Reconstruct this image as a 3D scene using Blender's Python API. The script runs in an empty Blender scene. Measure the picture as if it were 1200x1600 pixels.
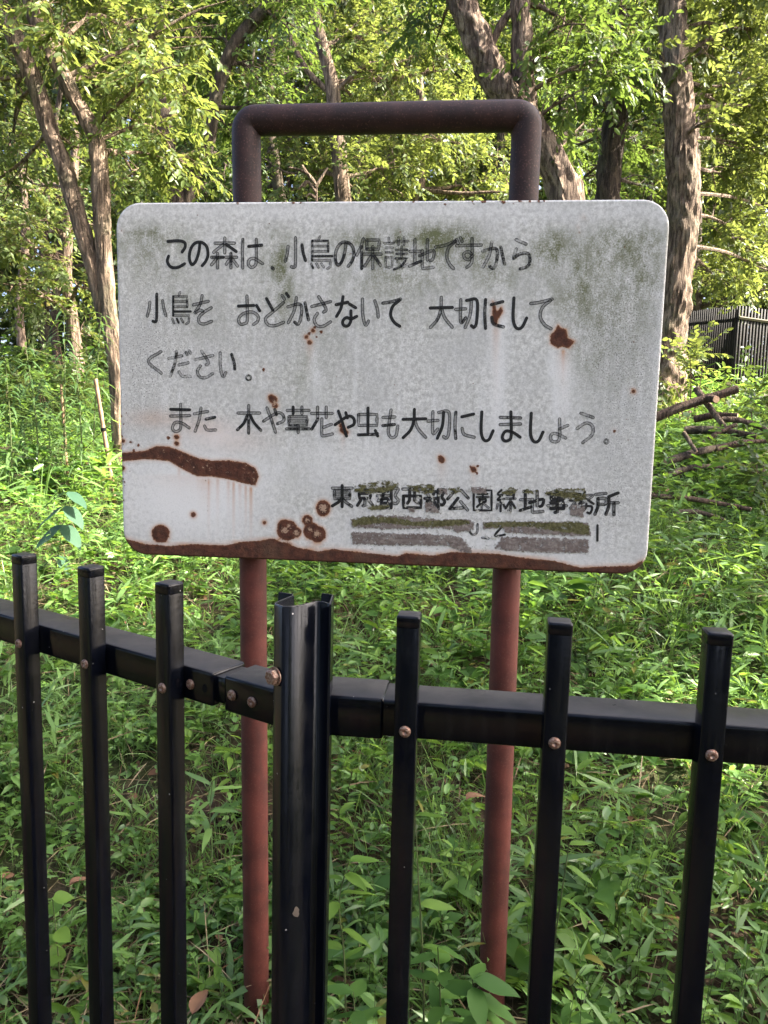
import bpy, bmesh, math, random
import numpy as np
from mathutils import Vector, Matrix

# ------------------------------------------------------------------ camera, sky, sun, exposure
scene = bpy.context.scene
COL = scene.collection
ZC = 1.45                                   # lens height above the ground at the sign
FPX = 1202.0                                # focal length for a 1200 x 1600 picture
_d = np.array([-.0245, .9917, .1266]); _d /= np.linalg.norm(_d)
_up = -_d
_Y = np.array([0, 0, 1.]) - _up*_up[2]; _Y /= np.linalg.norm(_Y)
_X = np.cross(_Y, _up)
RW = np.array([_X, _Y, _up])                # camera axes (right, down, forward) -> world
cam_data = bpy.data.cameras.new('camera')
cam = bpy.data.objects.new('camera', cam_data); COL.objects.link(cam)
cam_data.sensor_fit = 'VERTICAL'; cam_data.sensor_height = 24.0
cam_data.lens = 24.0*FPX/1600.0
cam_data.clip_start = 0.02; cam_data.clip_end = 1500
_r, _dn, _f = RW @ np.array([1., 0, 0]), RW @ np.array([0, 1., 0]), RW @ np.array([0, 0, 1.])
cam.matrix_world = Matrix(((_r[0], -_dn[0], -_f[0], 0), (_r[1], -_dn[1], -_f[1], 0),
                           (_r[2], -_dn[2], -_f[2], ZC), (0, 0, 0, 1)))
scene.camera = cam

SUN_DIR = Vector((0.93, -0.10, 0.82)).normalized()      # towards the sun: from the right, a little behind the lens
sun_el = math.asin(SUN_DIR.z); sun_az = math.atan2(SUN_DIR.x, SUN_DIR.y)
world = bpy.data.worlds.new('World'); scene.world = world; world.use_nodes = True
wn = world.node_tree; wn.nodes.clear()
sky = wn.nodes.new('ShaderNodeTexSky'); sky.sky_type = 'NISHITA'; sky.sun_disc = False
sky.sun_elevation = sun_el; sky.sun_rotation = sun_az
sky.air_density = 0.5; sky.dust_density = 5.0; sky.ozone_density = 1.0
bg = wn.nodes.new('ShaderNodeBackground'); bg.inputs['Strength'].default_value = 0.105
wo = wn.nodes.new('ShaderNodeOutputWorld')
wn.links.new(sky.outputs[0], bg.inputs[0]); wn.links.new(bg.outputs[0], wo.inputs[0])
sun_data = bpy.data.lights.new('sun', 'SUN'); sun_data.energy = 3.9; sun_data.angle = math.radians(0.53)
sun_data.color = (1.0, 0.93, 0.80)
sun = bpy.data.objects.new('sun', sun_data); COL.objects.link(sun)
sun.rotation_euler = (-SUN_DIR).to_track_quat('-Z', 'Y').to_euler(); sun.location = (8, -3, 12)
scene.view_settings.view_transform = 'Standard'; scene.view_settings.look = 'None'
scene.view_settings.gamma = 1.0; scene.view_settings.exposure = 3.05
try: scene.view_settings.use_curve_mapping = False
except Exception: pass
scene.cycles.max_bounces = 7; scene.cycles.diffuse_bounces = 3; scene.cycles.glossy_bounces = 2; scene.cycles.transmission_bounces = 4; scene.cycles.transparent_max_bounces = 6

# ------------------------------------------------------------------ helpers
RNG = np.random.default_rng(7)
random.seed(7)
V = np.array

def ray(px, py): return RW @ np.array([(px-600)/FPX, (py-800)/FPX, 1.])
def at(px, py, d):
    r = ray(px, py); p = r*(d/r[1]); p[2] += ZC
    return p
def nrm(a): return a/np.maximum(np.linalg.norm(a, axis=-1, keepdims=True), 1e-9)

def tag(o, label=None, cat=None, group=None, kind=None):
    if label: o['label'] = label
    if cat: o['category'] = cat
    if group: o['group'] = group
    if kind: o['kind'] = kind
    return o
def link(name, me, mat=None, parent=None, loc=None):
    o = bpy.data.objects.new(name, me); COL.objects.link(o)
    if mat is not None and not me.materials: me.materials.append(mat)
    if parent is not None: o.parent = parent
    if loc is not None: o.location = loc
    return o
def empty(name, loc, label, cat, group=None):
    o = bpy.data.objects.new(name, None); COL.objects.link(o); o.location = loc
    o.empty_display_size = 0.1
    return tag(o, label, cat, group)
def pydata(name, verts, faces, smooth=False):
    me = bpy.data.meshes.new(name); me.from_pydata([tuple(map(float, v)) for v in verts], [], faces); me.update()
    if smooth: me.polygons.foreach_set('use_smooth', [True]*len(me.polygons))
    return me
def tri_mesh(name, verts, tris, attrs=None, smooth=False):
    verts = np.ascontiguousarray(verts, np.float32); tris = np.ascontiguousarray(tris, np.int32)
    me = bpy.data.meshes.new(name)
    me.vertices.add(len(verts)); me.vertices.foreach_set('co', verts.ravel())
    k = tris.shape[1]
    me.loops.add(tris.size); me.loops.foreach_set('vertex_index', tris.ravel())
    me.polygons.add(len(tris)); me.polygons.foreach_set('loop_start', np.arange(len(tris), dtype=np.int32)*k)
    if smooth: me.polygons.foreach_set('use_smooth', np.ones(len(tris), bool))
    for n, a in (attrs or {}).items():
        at_ = me.attributes.new(n, 'FLOAT', 'POINT'); at_.data.foreach_set('value', np.ascontiguousarray(a, np.float32))
    me.update(calc_edges=True); me.validate()
    return me

def tube_data(pts, rad, n=10, cap=True, wob=0.0, seed=0, furrow=0.0):
    pts = np.asarray(pts, float); rad = np.broadcast_to(np.asarray(rad, float), (len(pts),)) if np.ndim(rad) == 0 else np.asarray(rad, float)
    rg = np.random.default_rng(seed)
    T = np.gradient(pts, axis=0); T = nrm(T)
    ref = V([0.31, 0.2, 0.93]) if abs(T[0][2]) < .8 else V([1., .13, 0.])
    vs, fs = [], []
    N = nrm(np.cross(T[0], ref))
    ph = rg.uniform(0, 6.28, 4); arc = np.concatenate([[0], np.cumsum(np.linalg.norm(np.diff(pts, axis=0), axis=1))])*9
    for i in range(len(pts)):
        N = nrm(N - T[i]*np.dot(N, T[i])); B = np.cross(T[i], N)
        for k in range(n):
            a = 2*math.pi*k/n
            w = 1 + wob*(math.sin(2*a+ph[0]+i*.35)+.7*math.sin(3*a+ph[1]-i*.5)+.5*math.sin(5*a+ph[2]+i*.8))
            if furrow:
                c0, c1 = math.cos(a)*2.6, math.sin(a)*2.6; hgt = arc[i]*.42
                q = float(vnoise(c0*2.3+hgt*.6+seed, c1*2.3+hgt*.9, 3+seed))*.6+float(vnoise(c0*4+seed, c1*4+hgt*2.2, 9+seed))*.4
                w *= 1+furrow*(abs(q-.5)*2.6-.45)
            vs.append(pts[i] + (N*math.cos(a)+B*math.sin(a))*rad[i]*w)
    for i in range(len(pts)-1):
        for k in range(n):
            a, b = i*n+k, i*n+(k+1) % n
            fs.append((a, b, b+n, a+n))
    if cap:
        fs.append(tuple(range(n-1, -1, -1))); fs.append(tuple(range((len(pts)-1)*n, len(pts)*n)))
    return vs, fs
class MB:
    def __init__(s): s.v = []; s.f = []
    def add(s, vs, fs):
        o = len(s.v); s.v += [tuple(map(float, v)) for v in vs]; s.f += [tuple(i+o for i in f) for f in fs]; return s
    def tube(s, pts, rad, n=10, **k): return s.add(*tube_data(pts, rad, n, **k))
    def build(s, name, mat, parent=None, smooth=True, loc=None, origin=None):
        v = s.v
        if origin is not None: v = [tuple(np.asarray(a)-origin) for a in v]
        me = pydata(name, v, s.f, smooth)
        if smooth:
            try: me.set_sharp_from_angle(angle=math.radians(50))
            except Exception: pass
        return link(name, me, mat, parent, loc)
def catmull(P, n=8):
    P = np.asarray(P, float)
    if len(P) < 3: return np.array([P[0]+(P[-1]-P[0])*t for t in np.linspace(0, 1, max(2, n))])
    Q = np.vstack([2*P[0]-P[1], P, 2*P[-1]-P[-2]]); out = []
    for i in range(1, len(Q)-2):
        p0, p1, p2, p3 = Q[i-1:i+3]
        for t in np.linspace(0, 1, n, endpoint=False):
            out.append(.5*((2*p1)+(-p0+p2)*t+(2*p0-5*p1+4*p2-p3)*t*t+(-p0+3*p1-3*p2+p3)*t**3))
    out.append(P[-1]); return np.array(out)
def bevel_box(size, bev, seg=2, center=(0, 0, 0)):
    bm = bmesh.new(); bmesh.ops.create_cube(bm, size=1)
    bmesh.ops.scale(bm, vec=size, verts=bm.verts)
    if bev: bmesh.ops.bevel(bm, geom=list(bm.edges), offset=bev, segments=seg, affect='EDGES', profile=.5)
    bmesh.ops.translate(bm, vec=center, verts=bm.verts)
    me = bpy.data.meshes.new('box'); bm.to_mesh(me); bm.free()
    me.polygons.foreach_set('use_smooth', [True]*len(me.polygons))
    try: me.set_sharp_from_angle(angle=math.radians(60))
    except Exception: pass
    return me

# smooth value noise in numpy
def vnoise(x, y, seed=0):
    x = np.asarray(x, float); y = np.asarray(y, float)
    xi = np.floor(x).astype(np.int64); yi = np.floor(y).astype(np.int64); fx = x-xi; fy = y-yi
    fx = fx*fx*(3-2*fx); fy = fy*fy*(3-2*fy)
    def h(a, b):
        n = (a*374761393 + b*668265263 + seed*1442695041) & 0x7fffffff
        n = ((n ^ (n >> 13))*1274126177) & 0x7fffffff
        return ((n ^ (n >> 16)) & 0xffff)/65535.0
    return (h(xi, yi)*(1-fx)+h(xi+1, yi)*fx)*(1-fy)+(h(xi, yi+1)*(1-fx)+h(xi+1, yi+1)*fx)*fy
def fbm(x, y, seed=0, o=4):
    s = 0; a = .5; t = 0
    for i in range(o):
        s = s+a*vnoise(x*2**i, y*2**i, seed+i*17); t += a; a *= .5
    return s/t

# ------------------------------------------------------------------ node material helpers
class NT:
    def __init__(s, name):
        s.m = bpy.data.materials.new(name); s.m.use_nodes = True; s.t = s.m.node_tree; s.t.nodes.clear()
        s.out = s.t.nodes.new('ShaderNodeOutputMaterial')
    def n(s, typ, **kw):
        nd = s.t.nodes.new(typ)
        for k, v in kw.items(): setattr(nd, k, v)
        return nd
    def set(s, inp, v):
        if isinstance(v, bpy.types.NodeSocket): s.t.links.new(v, inp)
        elif isinstance(v, (tuple, list)) and len(v) == 3 and inp.type == 'RGBA': inp.default_value = (*v, 1)
        else: inp.default_value = v
    def attr(s, name): return s.n('ShaderNodeAttribute', attribute_name=name).outputs['Fac']
    def coord(s, which='Object'): return s.n('ShaderNodeTexCoord').outputs[which]
    def geopos(s): return s.n('ShaderNodeNewGeometry').outputs['Position']
    def mapping(s, vec, scale):
        m = s.n('ShaderNodeMapping'); s.set(m.inputs['Vector'], vec); m.inputs['Scale'].default_value = scale; return m.outputs[0]
    def noise(s, scale, vec=None, detail=4, rough=.55, out='Fac', dist=0):
        nd = s.n('ShaderNodeTexNoise'); nd.inputs['Scale'].default_value = scale; nd.inputs['Detail'].default_value = detail
        nd.inputs['Roughness'].default_value = rough; nd.inputs['Distortion'].default_value = dist
        if vec is not None: s.set(nd.inputs['Vector'], vec)
        return nd.outputs[out]
    def math(s, op, a, b=0.0, c=0.0, clamp=False):
        nd = s.n('ShaderNodeMath', operation=op, use_clamp=clamp)
        s.set(nd.inputs[0], a); s.set(nd.inputs[1], b); s.set(nd.inputs[2], c); return nd.outputs[0]
    def ss(s, v, lo, hi, a=0.0, b=1.0):
        nd = s.n('ShaderNodeMapRange', interpolation_type='SMOOTHSTEP')
        s.set(nd.inputs[0], v); s.set(nd.inputs[1], lo); s.set(nd.inputs[2], hi); s.set(nd.inputs[3], a); s.set(nd.inputs[4], b); return nd.outputs[0]
    def mix(s, f, a, b, blend='MIX'):
        nd = s.n('ShaderNodeMix', data_type='RGBA', blend_type=blend)
        s.set(nd.inputs[0], f); s.set(nd.inputs[6], a); s.set(nd.inputs[7], b); return nd.outputs[2]
    def bump(s, h, strength=.3, dist=.01):
        nd = s.n('ShaderNodeBump'); nd.inputs['Strength'].default_value = strength; nd.inputs['Distance'].default_value = dist
        s.set(nd.inputs['Height'], h); return nd.outputs[0]
    def bsdf(s, col, rough=.5, spec=.5, metal=0.0, normal=None, coat=0.0):
        b = s.n('ShaderNodeBsdfPrincipled')
        s.set(b.inputs['Base Color'], col); s.set(b.inputs['Roughness'], rough); s.set(b.inputs['Specular IOR Level'], spec)
        s.set(b.inputs['Metallic'], metal); s.set(b.inputs['Coat Weight'], coat)
        if normal is not None: s.set(b.inputs['Normal'], normal)
        return b.outputs[0]
    def shader_mix(s, f, a, b):
        nd = s.n('ShaderNodeMixShader'); s.set(nd.inputs[0], f); s.set(nd.inputs[1], a); s.set(nd.inputs[2], b); return nd.outputs[0]
    def done(s, sh): s.t.links.new(sh, s.out.inputs['Surface']); return s.m

def leaf_mat(name, dark, light, trans, tw=.4, rough=.45, spec=.35, yellow=(.16, .14, .03)):
    t = NT(name); k = t.attr('tint')
    c = t.mix(t.ss(k, 0, .85), dark, light)
    c = t.mix(t.ss(k, .90, 1.0), c, yellow)
    back = t.mix(t.ss(k, 0, 1), tuple(x*.6 for x in trans), trans)
    tr = t.n('ShaderNodeBsdfTranslucent'); t.set(tr.inputs[0], back)
    return t.done(t.shader_mix(tw, t.bsdf(c, rough, spec), tr.outputs[0]))
def bark_mat(name, a, b, scale=1.0):
    t = NT(name); co = t.mapping(t.geopos(), (22*scale, 22*scale, 3.2*scale))
    r = t.noise(1.0, co, 6, .65, dist=.6); f = t.noise(60*scale, t.geopos(), 3)
    c = t.mix(t.ss(r, .36, .62), a, b)
    c = t.mix(t.ss(t.noise(3, t.geopos(), 3), .5, .75, 0, .35), c, (.16, .17, .10))
    c = t.mix(t.ss(f, .3, .7, 0, .35), c, tuple(x*.5 for x in a))
    h = t.math('ADD', t.math('MULTIPLY', t.ss(r, .3, .65), 1.0), t.math('MULTIPLY', f, .25))
    return t.done(t.bsdf(c, .85, .2, normal=t.bump(h, .9, .02)))

M = {}
M['leaf_mid'] = leaf_mat('leaf_mid', (.034, .066, .016), (.09, .142, .034), (.19, .28, .045), .44)
M['leaf_lime'] = leaf_mat('leaf_lime', (.045, .075, .018), (.11, .155, .04), (.26, .31, .06), .46)
M['leaf_dark'] = leaf_mat('leaf_dark', (.026, .047, .015), (.07, .105, .03), (.15, .2, .035), .4)  # deep background shade is put into this darker leaf colour
M['leaf_blue'] = leaf_mat('leaf_blue', (.04, .085, .03), (.09, .15, .05), (.18, .28, .06), .4)
M['grass'] = leaf_mat('grass', (.035, .085, .02), (.165, .28, .08), (.30, .48, .085), .4, .34, .5)
M['herb'] = leaf_mat('herb', (.03, .085, .018), (.15, .27, .065), (.30, .50, .07), .42, .36, .5)
M['young'] = leaf_mat('young', (.065, .15, .022), (.12, .21, .035), (.28, .44, .05), .44, .5, .25)
M['broad'] = leaf_mat('broad', (.034, .088, .022), (.08, .16, .036), (.18, .34, .04), .40, .5, .16)
M['pale_broad'] = leaf_mat('pale_broad', (.035, .085, .048), (.052, .11, .062), (.09, .17, .07), .3, .6, .25)
M['straw'] = leaf_mat('straw', (.16, .11, .065), (.32, .25, .15), (.2, .15, .08), .2, .7, .2, (.2, .1, .05))
M['deadleaf'] = leaf_mat('deadleaf', (.10, .05, .028), (.22, .12, .07), (.2, .1, .05), .25, .7, .2, (.25, .12, .07))
M['stem'] = NT('stem'); M['stem'] = M['stem'].done(M['stem'].bsdf((.08, .10, .035), .6, .3))
M['twig'] = NT('twig'); M['twig'] = M['twig'].done(M['twig'].bsdf((.13, .085, .055), .8, .2))
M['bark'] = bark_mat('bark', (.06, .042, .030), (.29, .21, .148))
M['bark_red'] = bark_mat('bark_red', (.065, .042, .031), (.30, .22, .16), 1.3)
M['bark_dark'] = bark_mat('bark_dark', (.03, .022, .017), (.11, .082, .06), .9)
M['log'] = bark_mat('log', (.055, .035, .026), (.17, .11, .08), 2.2)

# ------------------------------------------------------------------ ground
def ground_z(x, y):
    x = np.asarray(x, float); y = np.asarray(y, float)
    z = -.075*np.clip((y-.9)/.5, 0, 1) - .2*np.clip(-x, 0, .5)*np.clip((y-.9)/.5, 0, 1)*np.clip((2.6-y), 0, 1) + np.clip(y-1.78, 0, 3.22)*.206 + np.clip(y-5, 0, 11)*.14 + np.clip(y-16, 0, 200)*.02
    z = z + .06*np.clip(x, -1.5, 1.5)*np.clip((y-.8)/.8, 0, 1)
    w = np.clip((y-1.2)/2, 0, 1)
    z = z + w*.10*(fbm(x*.9+7, y*.9+3, 5)-.5) + np.clip((y-3)/4, 0, 1)*.35*(fbm(x*.3+1, y*.3+9, 8)-.5)
    z = z + .17*np.exp(-((x-3.1)/1.3)**2-((y-7.0)/1.4)**2)
    return z
# ------------------------------------------------------------------ ground sheet
gx = np.concatenate([np.linspace(-160, -14, 16), np.linspace(-12, 12, 121), np.linspace(14, 160, 16)])
gy = np.concatenate([np.linspace(-120, -4, 12), np.linspace(-3, 20, 140), np.linspace(21, 50, 20), np.linspace(60, 400, 12)])
GX, GY = np.meshgrid(gx, gy); GZ = ground_z(GX, GY)
idx = np.arange(GX.size).reshape(GX.shape)
quads = np.stack([idx[:-1, :-1], idx[:-1, 1:], idx[1:, 1:], idx[1:, :-1]], -1).reshape(-1, 4)
t = NT('soil'); p = t.geopos()
c = t.mix(t.ss(t.noise(5, p, 6, .6), .35, .65), (.022, .015, .010), (.075, .05, .033))
c = t.mix(t.ss(t.noise(34, p, 4), .5, .65), c, (.13, .09, .06))
c = t.mix(t.ss(t.noise(.9, p, 4), .42, .62, 0, .85), c, (.035, .055, .018))
soil = t.done(t.bsdf(c, .95, .1, normal=t.bump(t.noise(40, p, 6, .7), .8, .03)))
ground = tag(link('ground', tri_mesh('ground', np.stack([GX, GY, GZ], -1).reshape(-1, 3), quads, smooth=True), soil), kind='structure')

# ------------------------------------------------------------------ the sign
S_TL = V([-.6153, 1.7842, .4496+ZC]); S_E1 = nrm(V([.9949, -.1004, .0065])); S_E2 = nrm(V([.0038, .0034, -1.]))
S_N = nrm(np.cross(-S_E2, S_E1)); S_W, S_H, S_V0 = 1.2, .7944, 1.90
def suv(px, py):
    r = ray(px, py); o = S_TL-V([0, 0, ZC]); k = (o @ S_N)/(r @ S_N); q = r*k-o
    return V([q @ S_E1, q @ S_E2])
def spx(px, py):          # pixel -> sign-local x, z
    a = suv(px, py); return V([a[0]-.6, S_V0-a[1]])
sign = empty('notice_sign', (0, 0, 0), 'weathered white steel notice board with Japanese lettering on rusty tubular legs behind fence', 'sign')
_o = S_TL+S_E1*.6+S_E2*S_V0; _zz = -S_E2; _xx = nrm(S_E1-_zz*(S_E1 @ _zz)); _yy = np.cross(_zz, _xx)
sign.matrix_world = Matrix(((_xx[0], _yy[0], _zz[0], _o[0]), (_xx[1], _yy[1], _zz[1], _o[1]), (_xx[2], _yy[2], _zz[2], _o[2]), (0, 0, 0, 1)))
PXM = .00141              # metres on the board per photo pixel

def poly_sd(px, py, poly):            # signed distance, negative inside
    poly = np.asarray(poly, float); d = np.full(px.shape, 1e9); inside = np.zeros(px.shape, bool)
    for i in range(len(poly)):
        a, b = poly[i], poly[(i+1) % len(poly)]; e = b-a
        h = np.clip(((px-a[0])*e[0]+(py-a[1])*e[1])/max(e @ e, 1e-12), 0, 1)
        d = np.minimum(d, np.hypot(px-a[0]-e[0]*h, py-a[1]-e[1]*h))
        cond = (a[1] > py) != (b[1] > py)
        inside ^= cond & (px < (b[0]-a[0])*(py-a[1])/(b[1]-a[1]+1e-12)+a[0])
    return np.where(inside, -d, d)

# every mark below is listed where it sits on the board (photo-scale units), then mapped once to the board's own plane
nx, nz = 380, 262; cr = .056
vv = np.concatenate([.004+(cr-.004)*(1-np.cos(np.linspace(0, math.pi/2, 9)))[:-1], np.linspace(cr, S_H-cr, nz-17), (S_H-.004)-(cr-.004)*(1-np.cos(np.linspace(0, math.pi/2, 9)))[::-1][1:]])
def inset(v):
    r = cr-.004; v = np.asarray(v)-.004; H = S_H-.008
    k = np.where(v < r, r-v, np.where(v > H-r, v-(H-r), 0)); return .004 + r-np.sqrt(np.maximum(r*r-k*k, 0))
UU = np.stack([np.linspace(inset(a), S_W-inset(a), nx) for a in vv]); VV = np.repeat(vv[:, None], nx, 1)
P3 = S_TL[None, None]+UU[..., None]*S_E1+VV[..., None]*S_E2-V([0, 0, ZC])
PC = P3 @ RW; BX = PC[..., 0]/PC[..., 2]*FPX+600; BY = PC[..., 1]/PC[..., 2]*FPX+800

band = [(150, 835), (200, 844), (226, 851), (264, 854), (301, 851), (350, 853), (380, 847), (410, 845), (425, 841), (440, 847), (466, 856), (500, 862), (519, 858), (547, 861), (593, 866), (621, 869), (635, 864), (677, 868), (705, 862), (780, 865), (827, 872), (864, 875), (906, 886), (943, 884), (990, 883), (1004, 874), (1030, 880), (1060, 960), (150, 960)]
streak = [(170, 708), (189, 709), (226, 706), (245, 698), (264, 699), (286, 707), (309, 717), (331, 721), (357, 720), (384, 724), (399, 732), (404, 745), (399, 759), (384, 756), (357, 749), (331, 745), (309, 745), (286, 734), (264, 721), (245, 719), (226, 718), (189, 722), (170, 723)]
chip = [(860, 523), (866, 517), (872, 507), (877, 512), (885, 514), (887, 527), (898, 532), (889, 543), (878, 540), (872, 543), (860, 536)]
ni = [(770, 470), (774, 478), (776, 487), (784, 478), (786, 487), (778, 498), (776, 508), (770, 503), (769, 492)]
rust = np.minimum.reduce([poly_sd(BX, BY, q) for q in (band, streak, chip, ni)])
dots = [(251, 835, 14), (449, 829, 16), (444, 822, 10), (463, 832, 8), (480, 813, 8), (487, 830, 13), (496, 835, 13), (505, 793, 11), (505, 797, 10), (302, 805, 4), (413, 817, 3), (263, 685, 2.6), (276, 684, 4), (276, 694, 3.6), (216, 697, 2.2), (204, 692, 1.8), (209, 705, 2), (427, 625, 6), (424, 622, 5), (430, 634, 4), (492, 512, 2.5), (489, 517, 3), (483, 521, 2.5), (484, 535, 3.5), (502, 519, 2.5), (479, 527, 3), (495, 527, 1.6), (690, 718, 5), (688, 715, 3.5), (740, 733, 4.5), (735, 729, 2), (746, 728, 2), (745, 739, 2), (536, 672, 5), (533, 665, 3), (540, 676, 4), (412, 578, 2.4), (191, 733, 4), (192, 690, 3), (912, 336, 1.6), (909, 341, 1.4), (913, 339, 1), (904, 355, 1.2), (905, 362, 1), (190, 362, 1.3), (990, 610, 3), (960, 672, 2.5)]
rust_big = rust.copy()
for x_, y_, r_ in dots: rust_big = np.minimum(rust_big, np.hypot(BX-x_, BY-y_)-r_+(3.5 if r_ < 3 else 0))
for _ in range(60):
    q = random.choice([(430, 30), (420, 60), (790, 26), (790, 40), (520, 120), (850, 80), (600, 250)])
    dots.append((random.gauss(*q), 313.5+abs(random.gauss(0, 2.5)), random.uniform(.5, 2.4)))
for _ in range(60): dots.append((random.uniform(200, 1030), random.uniform(330, 840), random.uniform(.4, 1.1)))
for _ in range(26): dots.append((189+random.uniform(-2, 3)+abs(random.gauss(0, 3)), random.uniform(640, 800), random.uniform(.5, 1.6)))
for x_, y_, r_ in dots: rust = np.minimum(rust, np.hypot(BX-x_, BY-y_)-r_)
scab = np.full(BX.shape, 99.)         # bare flecks inside the blisters
for x_, y_, r_ in [(505, 794, 7), (480, 813, 4), (463, 833, 5), (445, 829, 6), (495, 834, 6), (484, 828, 4), (429, 630, 4.5), (452, 822, 4)]:
    scab = np.minimum(scab, np.hypot(BX-x_, BY-y_)-r_)
for _ in range(46):
    s_ = random.random(); scab = np.minimum(scab, np.hypot(BX-(250+150*s_+random.gauss(0, 3)), BY-(711+32*s_+random.gauss(0, 8)))-random.uniform(.4, 1.7))
def G(x, y, sx, sy): return np.exp(-((BX-x)/sx)**2-((BY-y)/sy)**2)
def drip(x, y0, w, ln): return np.exp(-((BX-x)/w)**2)*np.clip((BY-y0)/6, 0, 1)*np.exp(-np.clip(BY-y0, 0, 999)/ln)
stain = np.exp(-np.clip(rust_big, 0, 99)/1.9)*.75
for x_, y_, w, ln, a in [(880, 542, 3.5, 22, 1.0), (880, 545, 9, 30, .35), (775, 508, 6, 40, .35), (320, 745, 16, 20, .45), (340, 745, 3, 26, .6), (357, 748, 3, 22, .6), (375, 752, 3, 20, .6), (392, 758, 2.5, 34, 1.0), (326, 745, 2.5, 34, .8), (365, 750, 2.2, 40, .8), (280, 728, 3, 20, .5), (384, 756, 2, 30, .8), (450, 845, 10, 12, .5), (490, 845, 12, 12, .6), (690, 722, 8, 14, .3), (309, 744, 3, 18, .4), (300, 740, 60, 22, .22), (484, 536, 6, 14, .4), (251, 848, 3, 8, .4), (690, 722, 3, 12, .2), (740, 737, 4, 12, .3), (430, 640, 4, 14, .3), (536, 680, 4, 10, .4)]:
    stain = np.maximum(stain, a*drip(x_, y_, w, ln))
stain = stain+.25*G(240, 655, 40, 14)+.2*G(320, 668, 40, 16)+.15*G(360, 690, 60, 20)
algae = sum(a*G(x, y, sx, sy) for x, y, sx, sy, a in [(215, 375, 34, 40, .8), (265, 365, 40, 30, .7), (255, 420, 60, 60, .5), (430, 400, 30, 60, .9), (445, 460, 22, 50, .6), (560, 375, 50, 30, .8), (580, 420, 60, 40, .6), (650, 365, 60, 30, .9), (720, 350, 40, 40, 1.1), (700, 410, 80, 40, .9), (780, 430, 30, 40, .8), (860, 380, 35, 40, .9), (880, 440, 50, 60, .8), (960, 380, 45, 60, .9), (1010, 400, 40, 110, .9), (930, 560, 70, 90, .4), (950, 480, 60, 80, .5), (500, 560, 60, 90, .3), (640, 470, 90, 60, .4), (330, 490, 80, 50, .35), (450, 640, 60, 100, .25), (460, 760, 30, 60, .15)])
algae = algae*(.45+1.1*fbm(BX/26, BY/44, 3))*np.clip((BY-335)/30, 0, 1)
dirt = sum(a*G(x, y, sx, sy) for x, y, sx, sy, a in [(235, 520, 60, 100, 1.35), (215, 620, 30, 60, 1.0), (300, 560, 90, 60, .5), (280, 640, 70, 20, .4), (985, 600, 60, 170, 1.35), (960, 790, 40, 60, .8), (930, 520, 40, 60, .7), (980, 450, 60, 70, .6), (600, 540, 200, 80, .35), (650, 640, 200, 90, .3), (420, 500, 80, 50, .4)])
pale = sum(a*G(x, y, sx, sy) for x, y, sx, sy, a in [(878, 590, 19, 55, 1.3), (780, 560, 12, 80, .9), (775, 650, 14, 60, .5), (300, 780, 120, 70, 1.3), (560, 720, 260, 40, .5), (700, 850, 250, 30, .6), (490, 570, 9, 40, .8), (500, 640, 10, 90, .4), (545, 420, 6, 60, .5), (610, 430, 8, 60, .4), (340, 680, 40, 16, .9), (600, 330, 400, 14, .5), (1036, 600, 12, 300, .6), (700, 880, 400, 12, .6)])
pale = pale+np.clip((vnoise(BX/7+BY/160, BY/70, 4)-.62)*2.2, 0, .5)*np.clip((BY-330)/60, 0, 1)*np.clip((760-BY)/120, 0, 1)*fbm(BX/40, BY/120, 9)*1.3

vb = np.stack([UU-.6, np.zeros_like(UU), S_V0-VV], -1).reshape(-1, 3)
ib = np.arange(len(vb)).reshape(UU.shape)
qb = np.stack([ib[:-1, :-1], ib[1:, :-1], ib[1:, 1:], ib[:-1, 1:]], -1).reshape(-1, 4)
# rim: rounded front edge, side, back
per = list(ib[:, 0])+list(ib[-1, 1:])+list(ib[-2::-1, -1])+list(ib[0, -2:0:-1])
pp = vb[per]; cx, cz = 0., S_V0-S_H/2
nxt = np.roll(pp, -1, 0)-np.roll(pp, 1, 0); nout = nrm(np.stack([nxt[:, 2], nxt[:, 1]*0, -nxt[:, 0]], -1))
nout *= np.sign(np.sum(nout*(pp-V([cx, 0, cz])), 1, keepdims=True))
rings = [pp+nout*.0025+V([0, .0012, 0]), pp+nout*.004+V([0, .004, 0]), pp+nout*.004+V([0, .024, 0]), pp-nout*.004+V([0, .026, 0])]
vall = [vb]; faces = [tuple(q) for q in qb]; prev = per; n0 = len(vb)
for r_ in rings:
    cur = list(range(n0, n0+len(pp))); n0 += len(pp); vall.append(r_)
    for i in range(len(pp)):
        j = (i+1) % len(pp); faces.append((prev[i], cur[i], cur[j], prev[j]))
    prev = cur
faces.append(tuple(prev[::-1]))
vall = np.vstack(vall); me = bpy.data.meshes.new('board'); me.from_pydata(vall.tolist(), [], faces); me.update()
me.polygons.foreach_set('use_smooth', [True]*len(me.polygons))
rep = len(rings)
for nme, a in (('rust', rust), ('scab', scab), ('stain', stain), ('algae', algae), ('dirt', dirt), ('pale', pale)):
    a = a.reshape(-1); full = np.concatenate([a]+[a[per]]*rep).astype(np.float32)
    q = me.attributes.new(nme, 'FLOAT', 'POINT'); q.data.foreach_set('value', full)
t = NT('weathered_enamel'); p = t.coord('Object')
fine = t.noise(300, p, 4, .7); mid = t.noise(95, p, 6, .78); big = t.noise(9, p, 4, .5)
streakn = t.noise(1, t.mapping(p, (110, 1, 6)), 4, .6)
base = t.mix(t.ss(mid, .36, .64), (.41, .402, .372), (.77, .76, .72))
base = t.mix(t.ss(streakn, .5, .75, 0, .16), base, (.58, .575, .56))
base = t.mix(t.ss(big, .35, .7, 0, .5), base, (.47, .465, .445))
base = t.mix(t.math('MULTIPLY', t.attr('pale'), t.ss(mid, .2, .6, .45, .95), clamp=True), base, (.76, .752, .73))
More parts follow.
